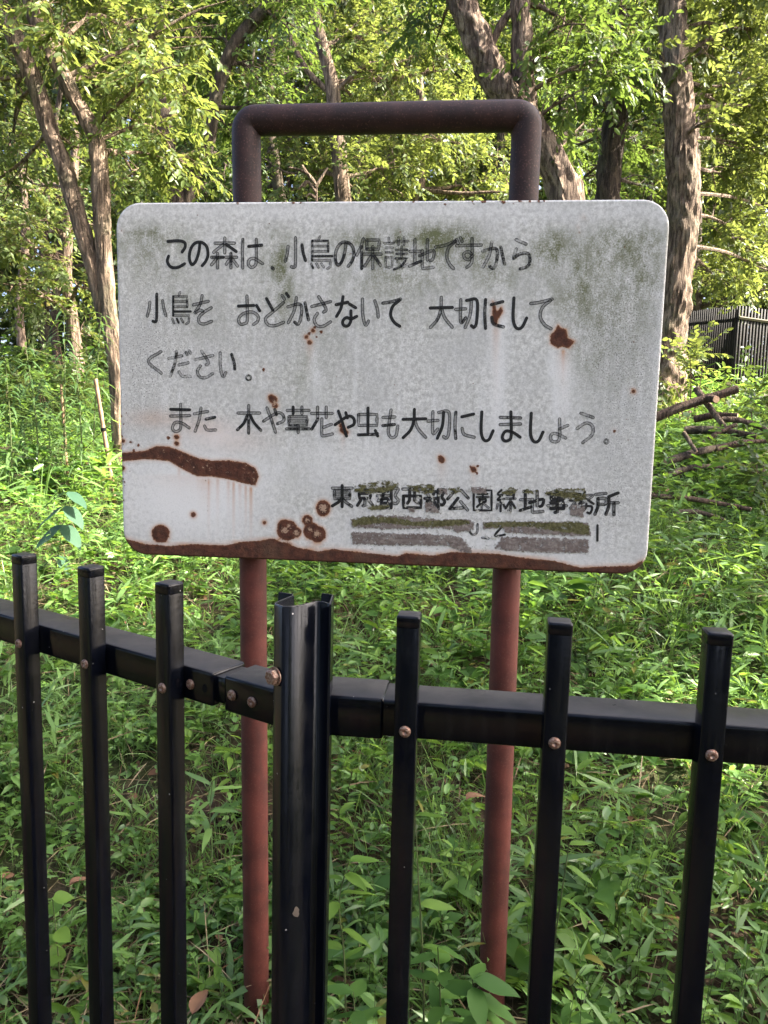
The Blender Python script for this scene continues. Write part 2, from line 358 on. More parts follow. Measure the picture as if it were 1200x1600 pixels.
blot = t.noise(26, t.mapping(p, (1, 1, .6)), 6, .72)
alg = t.math('MULTIPLY', t.attr('algae'), t.ss(t.math('ADD', t.math('MULTIPLY', blot, .62), t.math('MULTIPLY', fine, .38)), .38, .60))
base = t.mix(t.math('MULTIPLY', alg, .82, clamp=True), base, (.135, .145, .066))
dk = t.math('MULTIPLY', t.math('ADD', t.attr('dirt'), .27), t.ss(t.math('ADD', t.math('MULTIPLY', fine, .65), t.math('MULTIPLY', mid, .35)), .50, .66))
base = t.mix(t.math('MULTIPLY', dk, .75, clamp=True), base, (.10, .10, .085))
sp = t.n('ShaderNodeTexVoronoi'); t.set(sp.inputs['Vector'], p); sp.inputs['Scale'].default_value = 210
spk = t.math('MULTIPLY', t.ss(sp.outputs['Distance'], .10, .20, 1, 0), t.math('MULTIPLY', t.attr('dirt'), .7), clamp=True)
base = t.mix(spk, base, (.06, .06, .05))
stn = t.math('MULTIPLY', t.attr('stain'), t.ss(mid, .2, .7, .55, 1.1), clamp=True)
base = t.mix(t.math('MULTIPLY', stn, 1.15, clamp=True), base, (.48, .20, .062))
rn = t.math('ADD', t.attr('rust'), t.math('MULTIPLY', t.math('SUBTRACT', t.noise(150, p, 6, .75), .5), 9))
rmask = t.ss(rn, -.5, .55, 1, 0)
rcol = t.mix(t.ss(t.noise(60, p, 5, .6), .35, .65), (.052, .02, .0135), (.115, .043, .025))
rcol = t.mix(t.ss(t.noise(300, p, 3), .5, .7, 0, .6), rcol, (.05, .022, .016))
rcol = t.mix(t.ss(t.noise(14, p, 3), .45, .7, 0, .5), rcol, (.105, .065, .04))
scn = t.math('ADD', t.attr('scab'), t.math('MULTIPLY', t.math('SUBTRACT', t.noise(230, p, 5, .8), .46), 26))
sc = t.ss(scn, -1.2, .2, 1, 0)
rcol = t.mix(t.math('MULTIPLY', t.ss(rn, -3.2, .2), .75), rcol, (.17, .066, .028))
rcol = t.mix(t.math('MULTIPLY', sc, .85), rcol, (.46, .31, .21))
col = t.mix(rmask, base, rcol)
hh = t.math('ADD', t.math('MULTIPLY', rmask, t.noise(170, p, 4, .7)), t.math('MULTIPLY', mid, .15))
enamel = t.done(t.bsdf(col, t.mix(rmask, (.55,)*3, (.9,)*3), .3, normal=t.bump(hh, .6, .005)))
board = link('board', me, enamel, sign)

# legs: one bent tube, front of tube behind the board's back
t = NT('rusty_pipe'); p = t.geopos()
sep = t.n('ShaderNodeSeparateXYZ'); t.set(sep.inputs[0], p)
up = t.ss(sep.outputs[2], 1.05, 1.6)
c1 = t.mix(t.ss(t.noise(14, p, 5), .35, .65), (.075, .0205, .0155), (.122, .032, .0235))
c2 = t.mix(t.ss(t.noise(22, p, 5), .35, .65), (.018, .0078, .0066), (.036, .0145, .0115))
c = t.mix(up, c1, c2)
c = t.mix(t.ss(t.noise(260, p, 3), .56, .70, 0, .5), c, (.15, .07, .055))
c = t.mix(t.ss(t.noise(6, t.mapping(p, (3, 3, .6)), 4), .55, .75, 0, .6), c, (.045, .02, .017))
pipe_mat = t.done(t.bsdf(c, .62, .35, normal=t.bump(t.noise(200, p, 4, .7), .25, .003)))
pr = .0323; yb = .026+pr+.002
def spx_back(px, py):     # the same, on the plane of the tube's axis
    r = ray(px, py); o = S_TL+_yy*yb-V([0, 0, ZC]); k = (o @ S_N)/(r @ S_N); q = r*k-o; return V([q @ S_E1-.6, S_V0-q @ S_E2])
al_, bl_, cl_ = spx_back(385, 260), spx_back(397, 885), spx_back(402.5, 1400); ar_, br__, cr_ = spx_back(820, 260), spx_back(793.5, 890), spx_back(777, 1400)
zt = spx_back(600, 186.5)[1]
def bend(c0, a0, a1, r=.05, n=9): return [(c0[0]+r*math.cos(a), yb, c0[1]+r*math.sin(a)) for a in np.linspace(a0, a1, n)]
rb = .022
def ext(b, c, z): f = (z-b[1])/(c[1]-b[1]); return (b[0]+(c[0]-b[0])*f, yb, z)
path = [ext(bl_, cl_, -.35), (cl_[0], yb, cl_[1]), (bl_[0], yb, bl_[1]), (al_[0], yb, zt-rb-.03)]+bend((al_[0]+rb, zt-rb), math.pi, math.pi/2, rb)+[(al_[0]+.2, yb, zt), (ar_[0]-.2, yb, zt+.001)]+bend((ar_[0]-rb, zt-rb), math.pi/2, 0, rb)+[(ar_[0], yb, zt-rb-.03), (br__[0], yb, br__[1]), (cr_[0], yb, cr_[1]), ext(br__, cr_, -.35)]
xl, xr = bl_[0], br__[0]

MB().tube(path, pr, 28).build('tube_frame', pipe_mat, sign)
for xx in (xl, xr):       # clamp straps that hold the board to the legs
    for zz in (S_V0-.12, S_V0-S_H+.12):
        b = bevel_box((.12, .034, .035), .003); o = link('clamp', b, pipe_mat, sign); o.location = (xx, .026+.012, zz)

# ---- lettering: every character is its own part, cut from strokes
GL = {
'こ': [[(8,10),(60,8),(90,14),(92,30),(78,46)], [(12,60),(6,78),(24,97),(58,98),(90,86)]],
'の': [[(55,12),(50,45),(36,78),(18,90),(7,68),(11,38),(30,14),(60,9),(86,25),(92,55),(82,78),(66,94)]],
'森': [[(13,19),(87,19)], [(50,3),(50,50)], [(44,23),(8,48)], [(56,23),(94,46)], [(0,64),(45,64)], [(23,52),(23,98)], [(20,68),(0,88)], [(54,64),(96,64)], [(74,52),(74,98)], [(72,68),(56,86)], [(78,68),(99,92)]],
'は': [[(8,5),(6,50),(8,98)], [(34,28),(92,24)], [(68,5),(68,76),(60,92),(44,96),(32,84),(40,70),(62,68),(96,84)]],
'、': [[(30,60),(70,95)]],
'小': [[(50,2),(50,86),(42,98),(32,96)], [(18,30),(14,55),(6,78)], [(78,25),(84,52),(94,76)]],
'鳥': [[(48,0),(42,11)], [(16,13),(82,13),(82,46)], [(16,13),(16,72)], [(18,29),(80,29)], [(18,45),(80,45)], [(16,60),(99,60)], [(16,73),(92,73),(90,93),(78,99)], [(12,84),(20,96)], [(34,83),(42,95)], [(54,83),(64,94)]],
'保': [[(28,3),(18,30),(2,55)], [(22,28),(22,98)], [(42,7),(92,7),(90,36),(42,36)], [(42,7),(42,36)], [(30,52),(100,52)], [(66,28),(66,98)], [(60,58),(34,90)], [(72,58),(98,88)]],
'護': [[(2,20),(40,20)], [(20,4),(22,16)], [(8,34),(36,34)], [(8,47),(36,47)], [(8,62),(34,62),(34,92),(8,92),(8,62)], [(44,14),(100,14)], [(60,3),(60,25)], [(83,3),(83,25)], [(50,40),(96,40)], [(52,52),(94,52)], [(73,30),(73,64)], [(48,66),(96,66),(72,90),(42,99)], [(56,74),(76,94),(100,82)]],
'地': [[(2,42),(42,42)], [(22,4),(22,78)], [(0,90),(46,74)], [(40,56),(96,40),(94,66),(84,72)], [(72,4),(72,70)], [(52,40),(52,92),(62,97),(96,94)]],
'で': [[(2,28),(36,22),(72,8)], [(72,10),(48,30),(42,60),(52,84),(66,98)], [(76,4),(82,16)], [(90,-2),(96,10)]],
'す': [[(2,26),(98,24)], [(62,2),(62,72),(56,88),(42,98)], [(60,54),(46,46),(30,54),(34,68),(50,72),(62,60)]],
'か': [[(4,36),(52,26),(66,40),(60,82),(48,98),(34,90)], [(42,3),(32,50),(6,92)], [(80,22),(96,82)]],
'ら': [[(24,4),(72,18)], [(24,34),(12,60)], [(12,64),(42,50),(80,48),(92,66),(82,88),(44,97)]],
'を': [[(2,34),(80,22)], [(48,3),(38,32),(10,62),(34,52),(52,56)], [(96,44),(60,58),(32,76),(34,94),(60,99),(98,90)]],
'お': [[(3,36),(70,34)], [(40,2),(42,82),(28,96),(10,96),(5,78),(24,62),(62,56),(88,70),(86,88),(70,98)], [(82,34),(96,52)]],
'ど': [[(8,16),(34,52)], [(78,28),(36,56),(4,78),(16,98),(44,100),(78,90)], [(72,6),(82,18)], [(90,0),(99,10)]],
'さ': [[(2,34),(94,18)], [(36,2),(72,42),(60,52)], [(30,56),(14,76),(28,96),(58,98),(94,84)]],
'な': [[(2,28),(56,20)], [(34,2),(24,40),(4,66)], [(64,26),(92,38)], [(70,48),(70,80),(56,97),(36,94),(34,80),(50,70),(72,74),(97,66)]],
'い': [[(10,4),(12,60),(26,94),(42,80)], [(74,10),(88,40),(92,66)]],
'て': [[(2,16),(40,12),(92,2)], [(86,6),(52,28),(42,58),(60,84),(88,98)]],
'大': [[(2,36),(98,34)], [(50,2),(48,38),(34,72),(3,98)], [(52,40),(66,68),(98,97)]],
'切': [[(2,38),(46,36)], [(24,6),(24,80),(46,66)], [(50,8),(96,8),(95,78),(84,97),(72,92)], [(72,8),(66,56),(44,98)]],
'に': [[(10,3),(6,50),(10,99)], [(38,20),(94,10)], [(40,62),(50,84),(97,94)]],
'し': [[(20,2),(16,68),(34,97),(66,96),(94,66)]],
'く': [[(82,2),(6,44),(84,98)]],
'た': [[(2,26),(62,16)], [(32,2),(24,50),(6,97)], [(54,48),(94,40)], [(48,76),(60,92),(98,92)]],
'だ': [[(2,32),(58,22)], [(36,5),(28,50),(8,98)], [(46,56),(86,48)], [(46,82),(62,98),(96,98)], [(76,10),(82,18)], [(90,4),(96,12)]],
'ま': [[(2,20),(98,22)], [(2,44),(98,42)], [(52,2),(54,80),(40,97),(20,97),(12,84),(28,66),(62,70),(96,86)]],
'木': [[(5,28),(92,28)], [(48,2),(48,98)], [(42,36),(28,64),(3,86)], [(54,36),(70,62),(97,88)]],
'や': [[(2,56),(64,24),(92,32),(94,54),(66,66)], [(54,10),(62,30)], [(18,4),(38,48),(58,99)]],
'草': [[(2,16),(97,16)], [(28,3),(28,28)], [(66,3),(66,28)], [(10,40),(88,40),(88,72),(10,72),(10,40)], [(10,56),(88,56)], [(0,86),(98,86)], [(50,72),(50,100)]],
'花': [[(2,24),(97,24)], [(30,3),(30,38)], [(70,3),(70,38)], [(32,42),(4,76)], [(94,60),(58,70)], [(50,42),(50,92),(60,98),(99,92)]],
'虫': [[(4,24),(94,24),(94,62),(4,62),(4,24)], [(50,2),(50,90)], [(3,95),(80,93),(96,90)], [(86,80),(98,99)]],
'も': [[(52,2),(40,50),(36,82),(56,98),(84,90),(94,58)], [(2,28),(76,26)], [(2,56),(74,52)]],
'ょ': [[(54,18),(54,82),(38,97),(14,92),(12,74),(34,68),(84,84)], [(56,52),(94,40)]],
'う': [[(24,2),(92,16)], [(2,52),(52,34),(88,44),(86,72),(34,98)]],
'。': [[(50,5),(90,30),(90,70),(50,95),(10,70),(10,30),(50,5)]],
'東': [[(2,12),(98,12)], [(12,26),(88,26),(88,62),(12,62),(12,26)], [(12,44),(88,44)], [(50,0),(50,100)], [(46,64),(30,80),(2,96)], [(54,64),(70,80),(97,98)]],
'京': [[(50,2),(50,14)], [(3,18),(97,18)], [(20,34),(80,34),(80,56),(20,56),(20,34)], [(50,56),(50,92),(40,92)], [(28,66),(10,90)], [(70,66),(92,88)]],
'都': [[(5,22),(48,22)], [(27,3),(27,40)], [(0,42),(55,42)], [(52,6),(4,66)], [(20,58),(48,58),(48,94),(20,94),(20,58)], [(20,76),(48,76)], [(64,8),(64,98)], [(64,10),(96,10),(82,40),(96,62),(88,78),(74,76)]],
'西': [[(2,8),(98,8)], [(6,40),(94,40),(94,94),(6,94),(6,40)], [(38,8),(36,60),(26,74)], [(62,8),(62,62),(80,72)]],
'部': [[(28,0),(28,12)], [(3,17),(55,17)], [(14,26),(20,42)], [(44,26),(38,42)], [(0,48),(58,48)], [(12,62),(46,62),(46,94),(12,94),(12,62)], [(66,8),(66,98)], [(66,10),(98,10),(84,40),(98,62),(88,78),(76,76)]],
'公': [[(36,10),(2,48)], [(64,8),(97,44)], [(50,44),(14,90)], [(12,92),(72,88)], [(62,60),(94,98)]],
'園': [[(5,6),(95,6),(95,96),(5,96),(5,6)], [(26,22),(74,22)], [(50,12),(50,34)], [(20,36),(80,36)], [(34,46),(66,46),(66,58),(34,58),(34,46)], [(46,60),(22,80)], [(46,66),(46,86)], [(50,62),(80,84)]],
'緑': [[(26,2),(8,20),(30,26)], [(38,14),(6,46),(38,42)], [(22,46),(22,97)], [(8,64),(2,84)], [(34,60),(42,76)], [(54,10),(90,10),(88,38)], [(56,24),(90,24)], [(46,40),(99,40)], [(73,40),(73,97),(62,94)], [(68,56),(48,84)], [(78,54),(98,82)]],
'事': [[(3,14),(97,14)], [(18,26),(82,26),(82,40),(18,40),(18,26)], [(16,52),(84,52),(84,78)], [(2,65),(98,65)], [(16,78),(84,78)], [(50,2),(50,96),(38,94)]],
'務': [[(6,12),(46,12),(26,30)], [(0,40),(48,40),(40,54)], [(26,40),(26,96),(14,94)], [(22,48),(2,74)], [(64,3),(50,30)], [(58,18),(98,18),(50,54)], [(60,26),(99,54)], [(50,66),(92,66),(86,95),(74,92)], [(70,54),(66,74),(44,98)]],
'所': [[(3,10),(46,6)], [(12,28),(44,28),(44,52),(12,52)], [(12,28),(12,62),(0,96)], [(97,4),(58,20)], [(58,20),(58,60),(46,96)], [(58,46),(98,46)], [(80,46),(80,98)]],
'U': [[(5,0),(5,70),(40,99),(85,75),(92,0)]], 'V': [[(70,0),(5,95),(95,85)]], '|': [[(50,0),(50,100)]], '-': [[(0,40),(100,60)]],
}
# (character, x0, x1, y0, y1, fill 0..1, fade 0..1)
L1 = [('こ',260,292,374,420,.75,0),('の',294,328,376,419,.45,0),('森',331,372,372,421,.4,.15),('は',377,412,373,421,.3,.1),('、',424,429,415,422,.9,.05),('小',444,480,372,420,.5,.1),('鳥',482,520,371,422,.3,.2),('の',522,556,376,420,.3,.15),('保',557,596,373,422,.25,.2),('護',600,638,371,423,.2,.24),('地',640,679,374,422,.2,.22),('で',680,724,374,422,.35,.15),('す',713,753,373,420,.3,.2),('か',753,790,378,422,.2,.26),('ら',799,831,374,423,.3,.26)]
L2 = [('小',229,262,460,505,.45,.15),('鳥',266,299,458,508,.35,.1),('を',302,332,462,508,.35,.05),('お',372,408,463,509,.5,.05),('ど',414,452,460,510,.4,.05),('か',449,484,465,509,.4,.1),('さ',487,519,464,512,.65,.02),('な',525,559,464,512,.55,.03),('い',564,594,467,512,.6,0),('て',598,629,468,512,.55,0),('大',672,708,465,514,.5,0),('切',712,747,467,514,.45,.05),('に',756,788,468,515,.4,.2),('し',798,825,466,515,.95,0),('て',829,866,468,516,.25,.05)]
L3 = [('く',231,257,550,585,.33,.21),('だ',264,300,548,590,.3,.27),('さ',305,335,549,592,.33,.26),('い',342,370,551,592,.36,.25),('。',385,394,587,596,.2,.2)]
L4 = [('ま',267,298,632,676,.6,.02),('た',304,339,638,676,.4,.2),('木',371,410,634,679,.6,0),('や',412,446,637,677,.25,.1),('草',449,485,636,677,.4,.08),('花',487,521,636,683,.3,.15),('や',524,556,642,683,.85,.05),('虫',560,592,638,683,.5,.05),('も',599,624,641,686,.3,.1),('大',630,667,640,686,.5,.02),('切',669,704,642,687,.45,.02),('に',710,743,644,687,.4,.12),('し',749,773,644,690,.7,0),('ま',782,815,644,691,.55,.02),('し',826,851,646,692,.75,0),('ょ',858,890,648,693,.25,.24),('う',902,930,646,694,.3,.25),('。',945,952,687,695,.5,.1)]
cs = [(520,552),(557,586),(591,625),(630,661),(665,697),(700,734),(740,771),(777,807),(814,851),(857,887),(891,929),(931,968)]
L5 = [(ch, a, b, 760+(a-520)*.0245, 793+(a-520)*.032, .75, .06) for ch, (a, b) in zip('東京都西部公園緑地事務所', cs)]
L6 = [('U',735,749,820,837,.3,.2),('V',774,791,824,839,.6,.1),('-',755,765,840,844,.9,0),('|',932,938,822,846,.7,.1),('|',952,957,824,838,.2,.5)]
t = NT('worn_letter_paint'); e = t.attr('edge'); fl = t.attr('fill'); fd = t.attr('fade'); p = t.coord('Object')
n1 = t.noise(48, p, 5, .7); n2 = t.noise(330, p, 4, .7)
inner = t.ss(t.math('ADD', t.math('SUBTRACT', n1, .5), t.math('MULTIPLY', t.math('SUBTRACT', fl, .5), .62)), -.10, .12)
edge = t.ss(e, .50, .68, 0, .95)
keep = t.ss(t.math('SUBTRACT', n2, t.math('MULTIPLY', fd, .75)), .06, .32)
k2 = t.ss(n1, t.math('ADD', t.math('MULTIPLY', fd, .9), .06), t.math('ADD', t.math('MULTIPLY', fd, .9), .30))
a_ = t.math('MULTIPLY', t.math('MAXIMUM', edge, t.math('MAXIMUM', t.math('MULTIPLY', inner, .92), t.ss(n2, .36, .66, .16, .52))), t.math('MULTIPLY', keep, k2), clamp=True)
ink = t.bsdf(t.mix(t.ss(n2, .35, .7), (.006, .006, .006), (.028, .028, .027)), .6, .3)
tr = t.n('ShaderNodeBsdfTransparent')
letter_mat = t.done(t.shader_mix(a_, tr.outputs[0], ink))
for line, hw, lift in ((L1, .0035, .0006), (L2, .0035, .0006), (L3, .0035, .0006), (L4, .0035, .0006), (L5, .0036, .0006), (L6, .0026, .0006)):
    for ch, x0, x1, y0, y1, fill, fade in line:
        vs, fs, ed, fi = [], [], [], []
        c0 = spx((x0+x1)/2, (y0+y1)/2)
        for si, st in enumerate(GL[ch]):
            q = np.array([spx(x0+(x1-x0)*a/100, y0+(y1-y0)*b/100)-c0 for a, b in st])
            curved = len(st) > 2 and ch not in '虫草東京西園護事保鳥'
            q = catmull(q, 5) if curved else np.vstack([np.linspace(q[i], q[i+1], 4)[:-1] for i in range(len(q)-1)]+[q[-1:]])
            T = np.gradient(q, axis=0); T = nrm(T); N = np.stack([-T[:, 1], T[:, 0]], -1)
            sf = min(1, max(0, fill+random.uniform(-.45, .45))); ly = -lift-.00004*si
            o = len(vs); w = hw*(.75 if ch in '護鳥園緑務' else 1)*(.55 if ch in '。' else 1)
            for i in range(len(q)):
                for s_ in (-1, 0, 1):
                    a = q[i]+N[i]*w*s_; vs.append((a[0], ly, a[1])); ed.append(abs(s_))
            for i in range(len(q)-1):
                for s_ in (0, 1):
                    a = o+i*3+s_; fs.append((a, a+1, a+4, a+3))
            for end, sgn in ((0, -1), (len(q)-1, 1)):      # round ends
                cidx = o+end*3+1; rim = [o+end*3+(0 if sgn < 0 else 2)]
                for k in range(1, 5):
                    an = math.pi*k/5; dv = (-N[end]*math.cos(an) if sgn < 0 else N[end]*math.cos(an))+T[end]*sgn*math.sin(an)*1.0
                    a = q[end]+dv*w; vs.append((a[0], ly, a[1])); ed.append(1); rim.append(len(vs)-1)
                rim.append(o+end*3+(2 if sgn < 0 else 0))
                for i in range(len(rim)-1): fs.append((cidx, rim[i], rim[i+1]))
            fi += [sf]*(len(vs)-o)
        me = pydata('letter', vs, fs)
        for nme, a in (('edge', ed), ('fill', fi), ('fade', [fade]*len(vs))):
            me.attributes.new(nme, 'FLOAT', 'POINT').data.foreach_set('value', np.array(a, np.float32))
        o = link('letter', me, letter_mat, sign); o.location = (c0[0], 0, c0[1])

# ---- remains of pasted strips over the lower lines
rx, ry = np.meshgrid(np.linspace(540, 932, 250), np.linspace(750, 872, 84))
q2 = np.array([spx(a, b) for a, b in zip(rx.ravel(), ry.ravel())])
def PS(l): return np.minimum.reduce([poly_sd(rx, ry, q) for q in l])
olive = PS([[(553, 762), (570, 757), (600, 752), (625, 756), (622, 768), (600, 771), (570, 773), (556, 770)], [(636, 760), (660, 757), (681, 758), (681, 770), (665, 774), (640, 766)], [(700, 764), (720, 762), (722, 770), (708, 775)], [(782, 772), (800, 762), (812, 765), (800, 776)], [(817, 765), (842, 767), (840, 773), (818, 772)], [(852, 771), (870, 765), (916, 764), (918, 782), (905, 786), (880, 778), (855, 775)], [(570, 792), (610, 789), (612, 797), (580, 799)], [(550, 812), (580, 807), (620, 810), (650, 817), (680, 814), (730, 813), (738, 820), (690, 824), (650, 824), (600, 818), (552, 824)], [(756, 818), (800, 815), (850, 818), (905, 815), (922, 824), (922, 837), (890, 834), (850, 828), (830, 824), (760, 826)]])
grey = PS([[(549, 812), (600, 806), (632, 808), (690, 813), (735, 813), (742, 818), (742, 828), (716, 834), (704, 828), (690, 826), (600, 828), (552, 825)], [(757, 817), (850, 816), (921, 818), (924, 838), (880, 838), (793, 834), (786, 826), (757, 828)], [(550, 832), (600, 834), (700, 837), (722, 841), (740, 862), (735, 866), (700, 854), (600, 853), (553, 851)], [(775, 858), (786, 840), (850, 841), (921, 844), (921, 865), (850, 864), (790, 861)], [(665, 786), (676, 787), (690, 803), (667, 801)], [(893, 790), (916, 792), (912, 810), (892, 806)], [(686, 764), (700, 764), (700, 774), (688, 772)], [(738, 762), (762, 764), (760, 772), (738, 772)], [(640, 796), (650, 796), (650, 802), (640, 801)]])
cream = PS([[(549, 756), (924, 764), (922, 788), (910, 806), (549, 800)], [(549, 803), (920, 812), (922, 868), (549, 860)]])
me = tri_mesh('tape_residue', np.stack([q2[:, 0], np.full(len(q2), -.0013), q2[:, 1]], -1), (lambda i: np.stack([i[:-1, :-1], i[1:, :-1], i[1:, 1:], i[:-1, 1:]], -1).reshape(-1, 4))(np.arange(rx.size).reshape(rx.shape)), {'olive': olive.ravel(), 'grey': grey.ravel(), 'cream': cream.ravel()})
t = NT('tape_residue'); p = t.coord('Object')
wob = t.math('MULTIPLY', t.math('SUBTRACT', t.noise(95, p, 5, .75), .5), 12); wob2 = t.math('MULTIPLY', t.math('SUBTRACT', t.noise(120, p, 6, .8), .5), 15)
mo = t.ss(t.math('ADD', t.attr('olive'), wob), -1, .8, 1, 0); mg = t.ss(t.math('ADD', t.attr('grey'), wob2), -.6, .6, 1, 0)
mc = t.math('MULTIPLY', t.ss(t.math('ADD', t.attr('cream'), wob2), -2, 1, 1, 0), t.ss(t.noise(70, p, 4, .7), .58, .64))
gc = t.mix(t.ss(t.noise(160, p, 5, .7), .35, .65), (.12, .095, .082), (.27, .225, .20))
gc = t.mix(t.ss(t.noise(1, t.mapping(p, (14, 1, 120)), 5, .7), .42, .62, 0, .7), gc, (.32, .28, .25))
gc = t.mix(t.ss(t.noise(60, p, 3, .6, dist=1.5), .47, .50, 0, .5), gc, (.12, .09, .08))
oc = t.mix(t.ss(t.noise(130, p, 4, .7), .35, .65), (.06, .056, .022), (.155, .145, .07))
cc = t.mix(mg, (.52, .51, .46), gc); cc = t.mix(mo, cc, oc)
holes = t.ss(t.noise(55, t.mapping(p, (1, 1, 2.2)), 6, .75), .42, .52)
mo = t.math('MULTIPLY', mo, holes); mg = t.math('MULTIPLY', mg, t.ss(t.noise(70, p, 6, .8), .38, .48, .12, 1))
al = t.math('MAXIMUM', t.math('MAXIMUM', mo, mg), t.math('MULTIPLY', mc, .8))
tr = t.n('ShaderNodeBsdfTransparent')
link('tape_residue', me, t.done(t.shader_mix(al, tr.outputs[0], t.bsdf(cc, .85, .15))), sign)
# ------------------------------------------------------------------ near fence
t = NT('black_paint'); p = t.geopos()
ch = t.noise(30, p, 4, .6); sp_ = t.n('ShaderNodeTexVoronoi'); t.set(sp_.inputs['Vector'], p); sp_.inputs['Scale'].default_value = 75
spk = t.math('MULTIPLY', t.ss(sp_.outputs['Distance'], .035, .075, 1, 0), t.ss(t.noise(16, p, 3), .52, .60))
dust = t.ss(t.noise(9, t.mapping(p, (6, 6, .7)), 6, .7), .48, .72, 0, .55)
c = t.mix(dust, (.0016, .0022, .0046), (.010, .0105, .012)); c = t.mix(spk, c, (.40, .38, .36))
nor = t.n('ShaderNodeNewGeometry').outputs['Normal']; sx = t.n('ShaderNodeSeparateXYZ'); t.set(sx.inputs[0], nor)
top = t.math('MULTIPLY', t.ss(sx.outputs[2], .7, .95), t.ss(ch, .25, .6, .5, .95))     # greyer and rougher on upward faces
c = t.mix(t.math('MULTIPLY', top, .85), c, (.05, .047, .044))
rg = t.math('ADD', t.ss(t.noise(45, p, 4), .3, .7, .10, .24), t.math('MULTIPLY', top, .28))
black = t.done(t.bsdf(c, rg, .25, normal=t.bump(t.noise(160, p, 3), .06, .002)))
t = NT('rusty_screw'); p = t.geopos()
screw_mat = t.done(t.bsdf(t.mix(t.ss(t.noise(500, p, 3), .4, .6), (.30, .22, .17), (.16, .075, .05)), .5, .5, metal=.55))
t = NT('dark_hole'); hole_mat = t.done(t.bsdf((.008, .008, .008), .9, .1))

def screw_mesh(r=.0052, h=.0028):
    vs, fs, n = [], [], 14
    for k, (rr, y) in enumerate(((r, 0), (r*.97, -h*.45), (r*.75, -h*.85), (r*.42, -h))):
        for i in range(n): a = 2*math.pi*i/n; vs.append((rr*math.cos(a), y, rr*math.sin(a)))
    for k in range(3):
        for i in range(n):
            j = (i+1) % n; fs.append((k*n+i, k*n+j, (k+1)*n+j, (k+1)*n+i))
    b = len(vs); vs.append((0, -h*.45, 0))               # cross recess
    for i in range(n):
        j = (i+1) % n; fs.append((3*n+i, 3*n+j, b))
    return pydata('screw', vs, fs)
SCREW = screw_mesh()
ZT = ZC-.165; ZR = ZC-.248; RH = .034; RD = .046; PW = .0195
PK_H = ZT-.10
pk_me = bevel_box((PW, PW, PK_H), .0016, 2); pk_me.materials.append(black)
cap_me = bevel_box((PW+.0006, PW+.0006, .012), .0025, 3); cap_me.materials.append(black)
def fence_panel(p0, p1, offs, x_start, x_end, label, rails_z=(ZR, .26)):
    d = nrm(V([p1[0]-p0[0], p1[1]-p0[1]])); ang = math.atan2(d[1], d[0])
    r = empty('picket_fence', (p0[0], p0[1], 0), label, 'fence', None); r.rotation_euler[2] = ang
    for zr in rails_z:
        me = bevel_box((x_end-x_start, RD, RH), .0035, 3); o = link('rail', me, black, r)
        o.location = ((x_start+x_end)/2, PW+RD/2, zr-RH/2)
    for x in offs:
        jz = random.uniform(-.0015, .0015)
        o = link('picket', pk_me, None, r); o.location = (x, PW/2, .10+PK_H/2-.004+jz)
        c_ = link('cap', cap_me, None, o); c_.location = (0, 0, PK_H/2-.002)
        for zr in rails_z:
            s = link('screw', SCREW, screw_mat, o); s.location = (0, -PW/2+.0002, zr-.019-o.location[2]); s.rotation_euler[1] = random.random()*3
    return r
pr0, pr1 = V([.0224, .6240]), V([.2693, .5925])
right_panel = fence_panel(pr0, pr1, [.1245*k for k in range(0, 7)], -.062, .80, 'black steel picket fence panel right of the folded post, running past the sign')
for k, x in enumerate((-.052,)):
    s = link('bracket', bevel_box((.062, RD+.005, RH+.004), .003, 2), black, right_panel); s.location = (x, PW+RD/2, ZR-RH/2)
pl1 = V([-.2090, .7125]); dl = nrm(V([.1983, -.1274])); pl0 = pl1-dl*.118*8
left_panel = fence_panel(pl0, pl1, [.118*k for k in range(1, 9)], -.05, 8*.118+.047, 'black steel picket fence panel left of the folded post, receding from the camera')
xe = 8*.118
s = link('bracket', bevel_box((.075, RD-.002, RH+.001), .003, 2), black, left_panel); s.location = (xe+.098, PW+RD/2, ZR-RH/2)
s2 = link('splice', bevel_box((.06, RD-.010, RH-.008), .001, 1), black, left_panel); s2.location = (xe+.055, PW+RD/2, ZR-RH/2)
for x, zz in ((xe+.018, ZR-.017), (xe+.072, ZR-.016), (xe+.097, ZR-.017)):
    s = link('screw', SCREW, screw_mat, left_panel); s.location = (x, PW-.0003 if x < xe+.04 else PW+.0006, zz); s.rotation_euler[1] = random.random()*3
hm = pydata('bolt_hole_disc', [(0.0032*math.cos(a), 0, .0042*math.sin(a)) for a in np.linspace(0, 6.283, 15)[:-1]], [tuple(range(14))])
s = link('bolt_hole_disc', hm, hole_mat, left_panel); s.location = (xe+.037, PW-.0004, ZR-.017)  # flat black disc, the shade of a recess put into its colour

# folded steel post: an open cold-rolled section
prof = [(.0005, .050), (.013, .044), (.0135, .040), (.002, .013), (.003, .009), (.0105, .0005), (.013, .0005)]
for k in range(1, 10):
    a = k/10; prof.append((.013+.024*a, .0005+.0195*(1-math.cos(a*math.pi/2))**1.0*1.0))
prof += [(.038, .0205), (.041, .0205), (.0485, .0125), (.0505, .0135), (.0505, .047), (.040, .052)]
prof = np.array(prof); T2 = nrm(np.gradient(prof, axis=0)); N2 = np.stack([-T2[:, 1], T2[:, 0]], -1)
outer = prof; inner = prof+N2*.0026
px0 = at(425, 950, .64)[0]
post = empty('fence_post', (px0+.0005, .6205, 0), 'folded black steel fence post with rusty hex bolt in front of the left sign leg', 'post')
zt_, zb_ = ZC-.160, -.25; n = len(prof); vs, fs = [], []
for z, off in ((zb_, 0), (zt_-.0012, 0), (zt_, .0008)):
    for k, (a, b) in enumerate(((outer, 1), (inner, -1))):
        q = a+N2*off*b
        vs += [(x_, y_, z) for x_, y_ in q]
